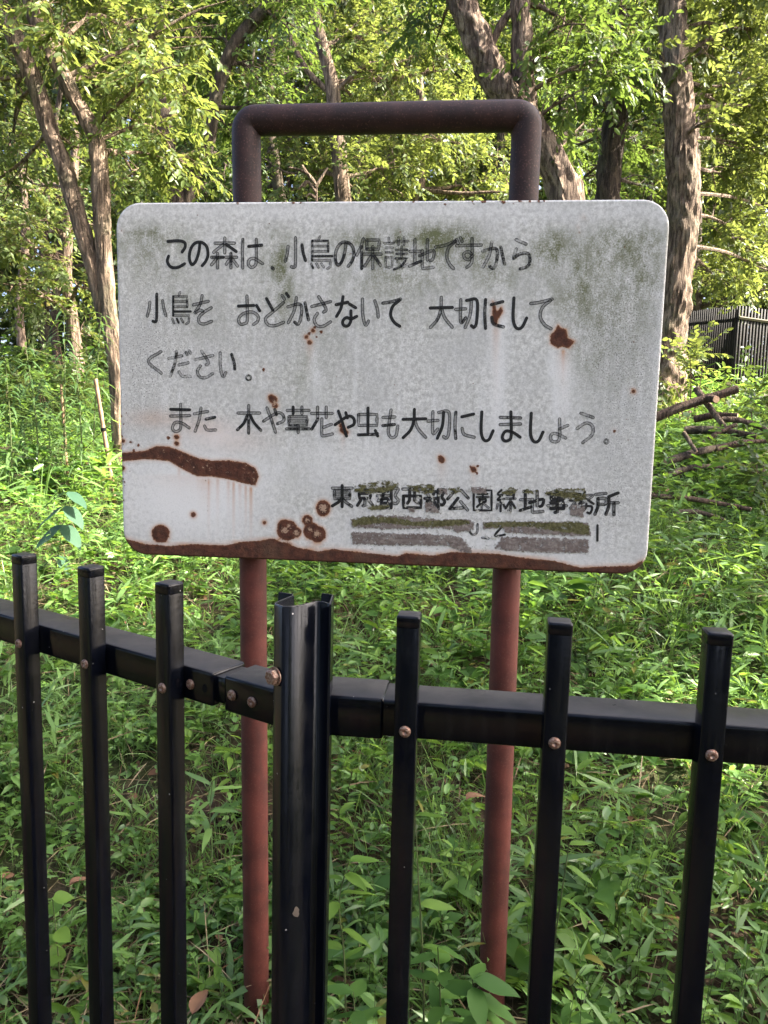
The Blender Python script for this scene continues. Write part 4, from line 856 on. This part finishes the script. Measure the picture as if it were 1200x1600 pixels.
# near bank
def zone(y0, y1, area_k, sz, near):
    area = (y1*y1-y0*y0)*.60+1.4*(y1-y0)
    n = int(area*area_k)
    def spots(frac, sd, thr):
        x, y = scatter(int(n*frac), y0, y1); m = patch(x, y, 1.2, sd) > thr
        if near:        # trodden, littered strip at the foot of the legs and along the left
            bare = np.exp(-((x+.45)/.55)**2-((y-1.75)/.45)**2)*0
            for lx in (-.30, .29): bare = np.maximum(bare, ((np.abs(x-lx*y/1.76) < .10) & (y < 1.80))*.93)
            m &= RNG.random(len(x)) > bare
        return x[m], y[m], int(m.sum())
    def hs(x, y): return (1-.45*np.exp(-((x+.45)/.6)**2-((y-1.8)/.6)**2) if near else 1.0)*(.45+1.1*fbm(x*.8+3, y*.8, 21))
    def tn(x, y): return np.clip(.15+.8*fbm(x*1.7+9, y*1.7+2, 31)+RNG.normal(0, .18, len(x)), 0, 1)
    # bamboo grass: stiff lance leaves in whorls
    x, y, k = spots(.24, 1, .46); herbs(gr, stf, x, y, U(.08, .30, k)*sz*hs(x, y), 7, U(.06, .16, k)*sz, .115, 'blade', .6, .35, .5, tn(x, y))
    # small herbs of two leaf sizes
    x, y, k = spots(.30, 2, .40); herbs(hb, stf, x, y, U(.05, .24, k)*sz*hs(x, y), 11, U(.018, .042, k)*sz, .55, 'ovate' if near else 'hex', .8, .2, .25, tn(x, y))
    x, y, k = spots(.20, 4, .44); herbs(hb, stf, x, y, U(.08, .30, k)*sz*hs(x, y), 10, U(.04, .075, k)*sz, .36, 'ovate' if near else 'hex', .7, .25, .3, tn(x, y))
    # wider leaves
    x, y, k = spots(.10, 3, .48); herbs(br_, stf, x, y, U(.06, .26, k)*sz*hs(x, y), 6, U(.05, .11, k)*sz, .58, 'ovate' if near else 'hex', .6, .1, .35, tn(x, y))
    # pale young shoots
    x, y, k = spots(.11, 6, .46); herbs(yg, stf, x, y, U(.10, .34, k)*sz*hs(x, y), 9, U(.035, .08, k)*sz, .34, 'ovate' if near else 'hex', .5, .35, .3)
    # feathery compound leaves arching out of the ground
    x, y, k = spots(.16, 7, .44)
    B = np.stack([x, y, ground_z(x, y)+.02], -1); D = nrm(hdir(k)*U(.5, 1.3, k)[:, None]+V([0, 0, 1.])); ln = U(.10, .24, k)*sz*hs(x, y); npair = 14
    f = np.tile(np.linspace(.3, 1, npair), (k, 1)); P = B[:, None]+D[:, None]*(ln[:, None]*f)[..., None]; P[..., 2] -= .45*ln[:, None]*f**2
    sd_ = nrm(np.cross(D, V([0, 0, 1.]))); sg = np.where(np.arange(npair) % 2, 1., -1.)
    LD = D[:, None]*.55+sd_[:, None]*sg[None, :, None]+RNG.normal(size=(k, npair, 3))*.15; LD[..., 2] -= .25
    LL = ln[:, None]*.30*(1.15-f*.7); up_ = np.broadcast_to(np.cross(sd_, D)[:, None], LD.shape)
    pn.leaves(P.reshape(-1, 3), LD.reshape(-1, 3), up_.reshape(-1, 3), LL.reshape(-1), (LL*.38).reshape(-1), 'hex' if near else 'diamond', .2, np.clip(np.repeat(tn(x, y), npair)+RNG.normal(0, .1, k*npair), 0, .89))
    stf.ribbons(B-V([0, 0, .03]), P[:, npair//2], .0012*sz, .5)
    if near:       # low creeping leaves and dry grass over the left foot of the bank
        x = RNG.normal(-.55, .35, 420); y = RNG.normal(1.92, .25, 420); m = y > 1.5; x, y = x[m], y[m]; k = len(x)
        herbs(hb, stf, x, y, U(.03, .12, k), 10, U(.02, .05, k), .5, 'ovate', .9, .15, .25, tn(x, y)); tufts(gr, x[::4], y[::4], U(.1, .24, len(x[::4])), 10, .004)
    # grass tufts
    x, y, k = spots(.22, 8, .40); tufts(gr, x, y, U(.14, .36, k)*sz*hs(x, y), 12, .0045*sz)
zone(1.42, 3.2, 560, .95, True)
zone(3.2, 5.5, 300, 1.2, False)
zone(5.5, 9.0, 105, 1.75, False)
zone(9.0, 14.0, 45, 2.2, False)
zone(14.0, 22.0, 12, 2.8, False)
for f_, nm, mt, lab in ((gr, 'grass', 'grass', 'bamboo grass and long grass blades covering the sloping bank'), (hb, 'ground_herbs', 'herb', 'small green leafy weeds carpeting the bank behind the fence'), (br_, 'broadleaf_weeds', 'broad', 'darker broad-leaved weeds mixed through the bank'), (yg, 'young_shoots', 'young', 'fresh light green shoots among the weeds'), (pn, 'feathery_weeds', 'herb', 'feathery compound leaves of low weeds on the bank')):
    tag(f_.build(nm, M[mt]), lab, 'undergrowth', kind='stuff')
tag(stf.build('weed_stems', M['stem']), 'thin green stems of the weeds on the bank', 'undergrowth', kind='stuff')
# litter: straw, dry stalks and fallen leaves
lt, dl_ = Fol(), Fol()
x, y = scatter(5200, 1.42, 5.0); k = len(x); P = np.stack([x, y, ground_z(x, y)+U(.005, .10, k)], -1)
lt.leaves(P, hdir(k)+V([0, 0, 1.])*RNG.normal(.05, .25, k)[:, None], rdir(k, 1.), U(.08, .28, k), U(.0018, .005, k), 'blade', U(0, .3, k))
x = RNG.normal(-.5, .38, 800); y = RNG.normal(1.85, .28, 800); m = y > 1.45; x, y = x[m], y[m]; k = len(x); P = np.stack([x, y, ground_z(x, y)+U(.005, .07, k)], -1)
lt.leaves(P, hdir(k)+V([0, 0, 1.])*RNG.normal(.1, .3, k)[:, None], rdir(k, 1.), U(.06, .24, k), U(.0015, .0042, k), 'blade', U(0, .4, k))
x, y = scatter(260, 1.5, 6); k = len(x); P = np.stack([x, y, ground_z(x, y)], -1)
lt.leaves(P, hdir(k)*.5+V([0, 0, 1.]), hdir(k), U(.15, .4, k), .0035, 'blade', U(.1, .6, k))
tag(lt.build('dry_straw', M['straw']), 'dry straw and dead stalks lying between the weeds', 'litter', kind='stuff')
x, y = scatter(1300, 1.42, 7); k = len(x); P = np.stack([x, y, ground_z(x, y)+U(.004, .05, k)], -1)
dl_.leaves(P, hdir(k)+rdir(k)*.2, rdir(k, 2.), U(.03, .085, k), U(.015, .035, k), 'hex', .1)
tag(dl_.build('fallen_leaves', M['deadleaf']), 'brown fallen leaves scattered on the soil', 'litter', kind='stuff')

# ------------------------------------------------------------------ plants one can point at
def leaf_mesh(name, mat, tint, ar=.46, fold=.07, droop=.22, serr=0.0):
    n = 7; vs, fs = [], []
    for i in range(n+1):
        f = i/n; w = .5*ar*(math.sin(math.pi*min(1, f**.72))**.85 if 0 < f < 1 else 0); z = -droop*f*f
        for s_ in (-1, 0, 1): vs.append((f, s_*w*(1+serr*(i % 2)), z+abs(s_)*fold*w*2.2+.02*math.sin(f*9)*abs(s_)))
    for i in range(n):
        for s_ in (0, 1): a = i*3+s_; fs.append((a, a+1, a+4, a+3))
    me = pydata(name, vs, fs, True)
    me.attributes.new('tint', 'FLOAT', 'POINT').data.foreach_set('value', np.full(len(vs), tint, np.float32)); me.materials.append(mat)
    return me
LM = {'young': [leaf_mesh('leaf', M['young'], t_, .33, .09, .25) for t_ in (.35, .6, .85)],
      'broad': [leaf_mesh('leaf', M['broad'], t_, .44, .08, .22) for t_ in (.3, .55, .8)],
      'pale': [leaf_mesh('leaf', M['pale_broad'], t_, .50, .03, .22) for t_ in (.3, .5, .7)],
      'round': [leaf_mesh('leaf', M['young'], t_, .85, .08, .18) for t_ in (.5, .7, .85)],
      'lance': [leaf_mesh('leaf', M['grass'], t_, .15, .05, .30) for t_ in (.4, .6, .8)]}
def leafy(name, label, stem_px, d, leaves, kind, stem_r=.0022, cat='plant', d_top=None, group=None, scale=1.0):
    """stem traced bottom to top; leaves: (fraction up the stem, azimuth in degrees (0 = right, 90 = away), pitch, length)"""
    d_top = d if d_top is None else d_top
    pts = [at(a, b, d+(d_top-d)*i/max(1, len(stem_px)-1)) for i, (a, b) in enumerate(stem_px)]
    gz = float(ground_z(pts[0][0], pts[0][1]))
    if pts[0][2] > gz: pts.insert(0, V([pts[0][0], pts[0][1], gz-.02]))
    base = V([pts[0][0], pts[0][1], gz]); P = catmull(pts, 6)
    root = empty(name, tuple(base), label, cat, group)
    MB().tube(P, np.linspace(stem_r*1.3, stem_r*.5, len(P)), 6).build('stem', M['stem'], root, origin=base)
    for i, (f, az, pt, ln) in enumerate(leaves):
        q = P[min(len(P)-1, int(f*(len(P)-1)+.5))]; az, pt, ln = math.radians(az), math.radians(pt), ln*scale
        D = V([math.cos(az)*math.cos(pt), math.sin(az)*math.cos(pt), math.sin(pt)]); side = nrm(np.cross(V([0, 0, 1.]), D)); N = np.cross(D, side)
        r_ = random.uniform(-.35, .35); side, N = side*math.cos(r_)+N*math.sin(r_), N*math.cos(r_)-side*math.sin(r_)
        o = link('leaf', LM[kind][i % 3], None, root); p_ = q-base
        o.matrix_local = Matrix(((D[0]*ln, side[0]*ln, N[0]*ln, p_[0]), (D[1]*ln, side[1]*ln, N[1]*ln, p_[1]), (D[2]*ln, side[2]*ln, N[2]*ln, p_[2]), (0, 0, 0, 1)))
    return root
def auto(n, f0, f1, ln, pitch=10, sp=25):
    return [(f0+(f1-f0)*i/max(1, n-1), (i*137.5+random.uniform(-20, 20)) % 360, pitch+random.uniform(-sp, sp), ln*random.uniform(.75, 1.2)) for i in range(n)]
leafy('arching_sapling', 'upright young sapling with long arching leaves left of the right sign leg', [(662, 1610), (660, 1480), (654, 1380), (649, 1275)], 1.52,
      [(.98, 5, 8, .068), (.84, 8, 6, .06), (.68, -4, 4, .078), (.52, 0, 0, .072), (.95, 200, 10, .04), (.8, 190, -10, .045), (.62, 170, -15, .05), (.4, 20, -8, .07), (.3, 330, 0, .08), (.22, 200, 0, .08), (.15, 260, 5, .085), (.08, 60, 0, .08), (.1, 310, -5, .09)], 'young')
leafy('broadleaf_plant', 'dark broad-leaved plant low between two pickets, under the arching sapling', [(690, 1640), (688, 1560), (684, 1480)], 1.50, auto(14, .2, 1, .085, 5), 'broad')
leafy('broadleaf_plant', 'glossy broad-leaved plant at the foot of the right sign leg', [(748, 1660), (745, 1600), (738, 1530)], 1.42, auto(12, .25, 1, .085, 10)+[(1, -8, -5, .1), (.9, -20, -12, .1), (.8, 0, -25, .1)], 'broad')
leafy('broadleaf_plant', 'leafy plant beside the folded post with drooping pointed leaves', [(540, 1620), (538, 1500), (530, 1410), (545, 1345)], 1.55, auto(12, .3, 1, .072, 5)+[(1, 20, 0, .075), (.9, -10, -12, .07)], 'young')
leafy('broadleaf_plant', 'dark low plant in the bottom corner right of the folded post', [(560, 1680), (556, 1610), (552, 1550)], 1.48, auto(13, .15, 1, .075, 5), 'broad')
leafy('lime_plant', 'lime green plant with long leaves drooping right, between the right leg and last picket', [(842, 1620), (857, 1533), (874, 1420), (889, 1320)], 1.75,
      [(.55, -22, -28, .105), (.42, -25, -20, .09), (.28, -30, -12, .085), (.72, -15, -22, .115), (.9, -20, -15, .08), (.98, 10, 10, .06), (.8, 180, 0, .05), (.6, 190, 0, .06), (.35, 200, 5, .07), (.18, 10, 0, .09), (.1, 230, 0, .08), (.95, 130, 10, .05)], 'young')
leafy('large_leaf_plant', 'plant with large dull bluish-green leaves in pairs, left of the sign', [(84, 905), (92, 860), (98, 820), (102, 790), (106, 768)], 4.6,
      [(1, -28, -20, .12), (1, 210, -24, .12), (.76, -34, -26, .14), (.76, 216, -28, .14), (.48, -34, -28, .14), (.48, 218, -30, .14), (.22, -40, -28, .12), (.22, 220, -26, .11)], 'pale', scale=1.5)
leafy('heart_leaf_plant', 'bright round-leaved weed beside the right sign leg above the rail', [(842, 1090), (838, 1030), (836, 985)], 3.45, auto(9, .3, 1, .065, 20), 'round')
leafy('heart_leaf_plant', 'small round-leaved weed growing under the lower right corner of the sign', [(1060, 990), (1056, 950), (1052, 925)], 3.9, auto(7, .3, 1, .05, 5), 'round')
leafy('heart_leaf_plant', 'round-leaved creeper between the two leftmost pickets', [(95, 1560), (90, 1480), (82, 1405)], 1.95, auto(9, .2, 1, .055, 15), 'round')
for lab, x0, y0, d_ in [('stiff bamboo grass clump at the bottom right corner of the picture', 1165, 1560, 1.75), ('bamboo grass clump low between the last two pickets', 985, 1545, 1.8), ('bamboo grass clump above the rail near the last picket', 1140, 905, 4.1), ('bamboo grass clump between the second and third pickets from the left', 205, 1290, 2.45), ('bamboo grass shoots right of the third picket from the left', 330, 1250, 2.3)]:
    leafy('bamboo_grass', lab, [(x0, y0+70), (x0-2, y0+20), (x0+2, y0-30)], d_, auto(11, .35, 1, .13 if d_ < 2.5 else .16, 25), 'lance', group='bamboo grass clumps')

# tall lily-like stems at the left
for i, (x0, y0, x1, y1, d_) in enumerate([(100, 740, 100, 480, 6.4), (142, 735, 158, 490, 6.5), (62, 745, 40, 540, 6.2), (18, 760, 8, 560, 6.0), (80, 735, 62, 590, 6.6), (128, 745, 118, 560, 6.1), (40, 735, 28, 600, 6.6), (-14, 760, -30, 560, 6.2)]):
    labs = ['tall drooping-leaved stem before the dim trunk, left of the twin tree', 'tall drooping-leaved stem whose tip overlaps the twin tree', 'tall narrow-leaved stem left of centre in the lily clump', 'tall narrow-leaved stem near the left edge of the picture', 'shorter narrow-leaved stem in the middle of the lily clump', 'narrow-leaved stem beside the upright cane stake', 'short narrow-leaved stem near the left edge', 'narrow-leaved stem cut by the left edge of the picture']
    a, b = at(x0, y0, d_), at(x1, y1, d_); a[2] = float(ground_z(a[0], a[1])); root = empty('tall_lily', tuple(a), labs[i], 'plant', 'tall lily stems at the left')
    mid_ = (a+b)/2+V([(b-a)[0]*-.15, .03, .02]); P = catmull([a-V([0, 0, .03]), mid_, b], 12)
    MB().tube(P, np.linspace(.007, .003, len(P)), 6).build('stem', M['stem'], root, origin=a)
    F = Fol(); k = 95; f = np.linspace(.18, 1, k); Q = np.stack([np.interp(f, np.linspace(0, 1, len(P)), P[:, c]) for c in range(3)], -1)
    F.leaves(Q, hdir(k)+V([0, 0, 1.])*U(.1, .7, k)[:, None], V([0, 0, 1.])+RNG.normal(size=(k, 3))*.2, U(.17, .29, k)*(1-.35*f), .021, 'blade', U(.4, 1.0, k), np.clip(.75-.5*f+RNG.normal(0, .12, k), 0, .89))
    F.build('leaves', M['leaf_blue'], root, origin=a)
# loose shrubs that break up the bank
for lab, x0, y0, d_, R, lf, mt, tc in [('sunlit shrub at the foot of the furrowed trunk', 1078, 590, 9.0, 44, .085, 'leaf_lime', .6), ('low shrub in front of the slat fence corner', 1150, 622, 10.5, 34, .10, 'leaf_mid', .5), ('bushy shrub at the right edge beside the log pile', 1198, 655, 8.0, 42, .09, 'leaf_mid', .45), ('dark shrub at the right edge below the log pile', 1192, 745, 5.6, 46, .075, 'leaf_mid', .3),
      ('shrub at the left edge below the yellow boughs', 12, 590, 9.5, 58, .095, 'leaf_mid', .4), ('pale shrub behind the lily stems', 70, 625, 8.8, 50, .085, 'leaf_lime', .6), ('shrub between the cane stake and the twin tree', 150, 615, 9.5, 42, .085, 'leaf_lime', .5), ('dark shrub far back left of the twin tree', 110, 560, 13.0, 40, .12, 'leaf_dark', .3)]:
    C = at(x0, y0, d_); R = R*d_/FPX; gz = float(ground_z(C[0], C[1])); C[2] = max(C[2], gz+.25*R); base = V([C[0], C[1], gz]); root = empty('shrub', tuple(base), lab, 'shrub', 'shrubs on the bank')
    F, T, B_ = Fol(), Fol(), MB(); spray_leaves(F, T, C, R, int(2.6*(R/lf)**2), lf, 15, 'hex', tintc=tc)
    for _ in range(6):
        e0 = C+rdir(1, .6)[0]*R*.8; B_.tube(catmull([base-V([0, 0, .05]), (base+e0)/2+RNG.normal(size=3)*.1*R, e0], 4), np.linspace(.012, .003, 9), 5)
    B_.build('stems', M['twig'], root, origin=base); F.build('leaves', M[mt], root, origin=base); T.build('twigs', M['twig'], root, origin=base)
# straw tuft by the left leg
c_ = at(352, 1640, 1.70); c_[2] = float(ground_z(c_[0], c_[1])); F = Fol(); k = 90
root = empty('straw_tuft', tuple(c_), 'tuft of pale dry straw at the foot of the left sign leg', 'grass tuft')
F.leaves(c_+RNG.normal(size=(k, 3))*V([.025, .02, .004])+V([.02, .02, .09]), V([-.75, -.35, -.75])+RNG.normal(size=(k, 3))*.28, hdir(k), U(.09, .19, k), .0042, 'blade', U(0, .25, k), U(.5, .89, k))
F.build('blades', M['straw'], root, origin=c_)
lm = leaf_mesh('curled_leaf', M['deadleaf'], .8, .5, .35, .5)
for lab, x0, y0, d_, ln, az in [('curled brown dead leaf in the weeds below the third picket', 300, 1585, 1.75, .075, 70), ('pale dead leaf lying left of the right sign leg', 728, 1250, 2.25, .06, 10), ('brown dead leaf between the first and second pickets', 108, 1385, 2.1, .06, 30)]:
    q = at(x0, y0, d_); o = link('dead_leaf', lm, None); o.location = q; o.scale = (ln,)*3; o.rotation_euler = (random.uniform(-.3, .3), -.5, math.radians(az)); tag(o, lab, 'leaf', 'fallen leaves')

# ------------------------------------------------------------------ cut logs and branches
t = NT('cut_wood'); p = t.geopos(); cut = t.done(t.bsdf(t.mix(t.ss(t.noise(60, p, 4), .35, .65), (.42, .25, .16), (.55, .37, .25)), .8, .2))
def log(label, p0, p1, w, d0, d1, mat='log', bend=.02, stub=None):
    a, b = at(*p0, d0), at(*p1, d1); m_ = (a+b)/2+V([0, 0, bend]); r_ = w*(d0+d1)/2/FPX/2
    root = empty('cut_branch', tuple(a), label, 'branch', 'cut branches piled at the right'); P = catmull([a, a*.6+b*.4+V([0, 0, bend]), a*.25+b*.75+V([0, 0, bend*.6]), b], 5)
    MB().tube(P, np.linspace(r_, r_*.85, len(P)), 12, wob=.05, cap=False).build('bark', M[mat], root, origin=a)
    for q, tdir in ((P[0], P[0]-P[1]), (P[-1], P[-1]-P[-2])):
        tdir = nrm(tdir); rr = r_*(.97 if q is P[0] else .83)
        MB().tube([q-tdir*.02, q+tdir*.004], [rr*.9, rr*.93], 12).build('cut_end', cut, root, origin=a)
    if stub is not None:
        s0 = P[int(len(P)*stub[0])]; s1 = at(*stub[1], d1-.12); MB().tube([s0, s1], [r_*.8, r_*.7], 10, wob=.05).build('side_stub', M[mat], root, origin=a)
        tdir = nrm(s1-s0); MB().tube([s1-tdir*.01, s1+tdir*.004], r_*.68, 10).build('cut_end', cut, root, origin=a)
log('thick dark cut branch slanting up to the right, pale sawn end, on the pile', (1005, 661), (1152, 608), 15, 7.0, 6.9, stub=(.62, (1119, 624)))
log('thin reddish stick crossing under the slanting branch', (1087, 607), (1137, 674), 10, 7.1, 6.8, 'bark_red', 0)
log('short dark log with sawn end behind the crossing stick', (1085, 655), (1152, 650), 11, 7.2, 7.0)
log('curved branch running off to the right below the slanting branch', (1128, 655), (1200, 673), 9, 6.9, 6.8, 'bark', .03)
log('rough dark log lying level in the middle of the pile', (1070, 672), (1180, 682), 13, 6.8, 6.7, 'bark_dark')
log('dark mossy log lying low in front of the pile', (1040, 722), (1165, 692), 12, 6.2, 6.4, 'bark_dark')
log('thin stick poking up in front of the pile', (1068, 676), (1088, 706), 7, 6.3, 6.2, 'bark_red', 0)
log('long thin branch on the ground at the right edge of the sign', (1005, 775), (1172, 796), 9, 5.0, 4.9, 'log')
log('thin dark branch half buried below the log pile', (1060, 800), (1130, 812), 8, 4.7, 4.8, 'bark_dark')
log('crooked dark branch tilted across the back of the pile', (1062, 640), (1108, 618), 9, 7.3, 7.2, 'bark_dark')
log('dark stick lying across the level log', (1100, 692), (1150, 664), 8, 6.6, 6.7, 'log')
log('thin bare branch resting low at the right edge of the pile', (1120, 702), (1205, 690), 8, 6.3, 6.4, 'log', .03)
log('dark branch lying in the weeds under the pile', (1046, 742), (1128, 730), 10, 5.9, 6.0, 'bark_dark', .03)
# cane stakes and their cord
t = NT('cane'); p = t.geopos(); cane = t.done(t.bsdf(t.mix(t.ss(t.noise(20, p, 3), .4, .6), (.20, .12, .07), (.30, .19, .12)), .6, .3))
SK = []
for lab, p0, p1, d_, w in [('straight tan cane stake leaning by the left edge of the sign', (181, 790), (149, 592), 6.0, 7), ('thinner cane stake standing among the lily stems', (107, 760), (95, 600), 6.5, 4.5)]:
    a, b = at(*p0, d_), at(*p1, d_); gz = float(ground_z(a[0], a[1])); a = a+(b-a)*((gz-.05-a[2])/(b[2]-a[2])) if a[2] > gz-.05 else a
    root = empty('cane_stake', tuple(a), lab, 'stake', 'cane stakes'); r_ = w*d_/FPX/2; P = np.array([a+(b-a)*f for f in np.linspace(0, 1, 25)])
    MB().tube(P, [r_*(1.14 if i % 6 == 0 else 1)*(1-.15*i/24) for i in range(25)], 10).build('cane', cane, root, origin=a); SK.append((a, b))
    k0 = a+(b-a)*.62; MB().tube([k0-(b-a)*.012, k0+(b-a)*.012], r_*1.3, 10).build('cord_knot', hole_mat, root, origin=a)
t = NT('cord'); cordm = t.done(t.bsdf((.03, .03, .03), .8, .2))
k0 = SK[0][0]+(SK[0][1]-SK[0][0])*.62; k1 = SK[1][0]+(SK[1][1]-SK[1][0])*.30; e1_ = at(-20, 700, 6.2)
tag(MB().tube(catmull([k0, (k0+k1)/2-V([0, 0, .02]), k1, (k1+e1_)/2-V([0, 0, .02]), e1_], 6), .0028, 5).build('cord', cordm), 'thin dark cord strung from the cane stake to the left edge', 'cord')
# bare dead branch seen through the arch
a = at(492, 420, 11.0); gz = float(ground_z(a[0], a[1])); a[2] = gz
root = empty('dead_branch', tuple(a), 'bare pinkish dead branch inside the arch above the sign', 'branch'); mb = MB()
for st in ([(492, 420), (494, 330), (493, 285)], [(494, 300), (480, 284), (466, 296)], [(494, 288), (478, 270), (462, 264), (452, 262)], [(480, 284), (474, 292)], [(493, 292), (503, 276), (512, 262)], [(478, 270), (472, 258)], [(494, 310), (484, 304), (478, 308)]):
    P = [at(x_, y_, 11.0) for x_, y_ in st]
    if st[0][1] == 420: P[0] = a-V([0, 0, .1])
    mb.tube(catmull(P, 5), np.linspace(.028, .011, (len(P)-1)*5+1), 7, wob=.08)
mb.build('branches', M['bark_red'], root, origin=a)
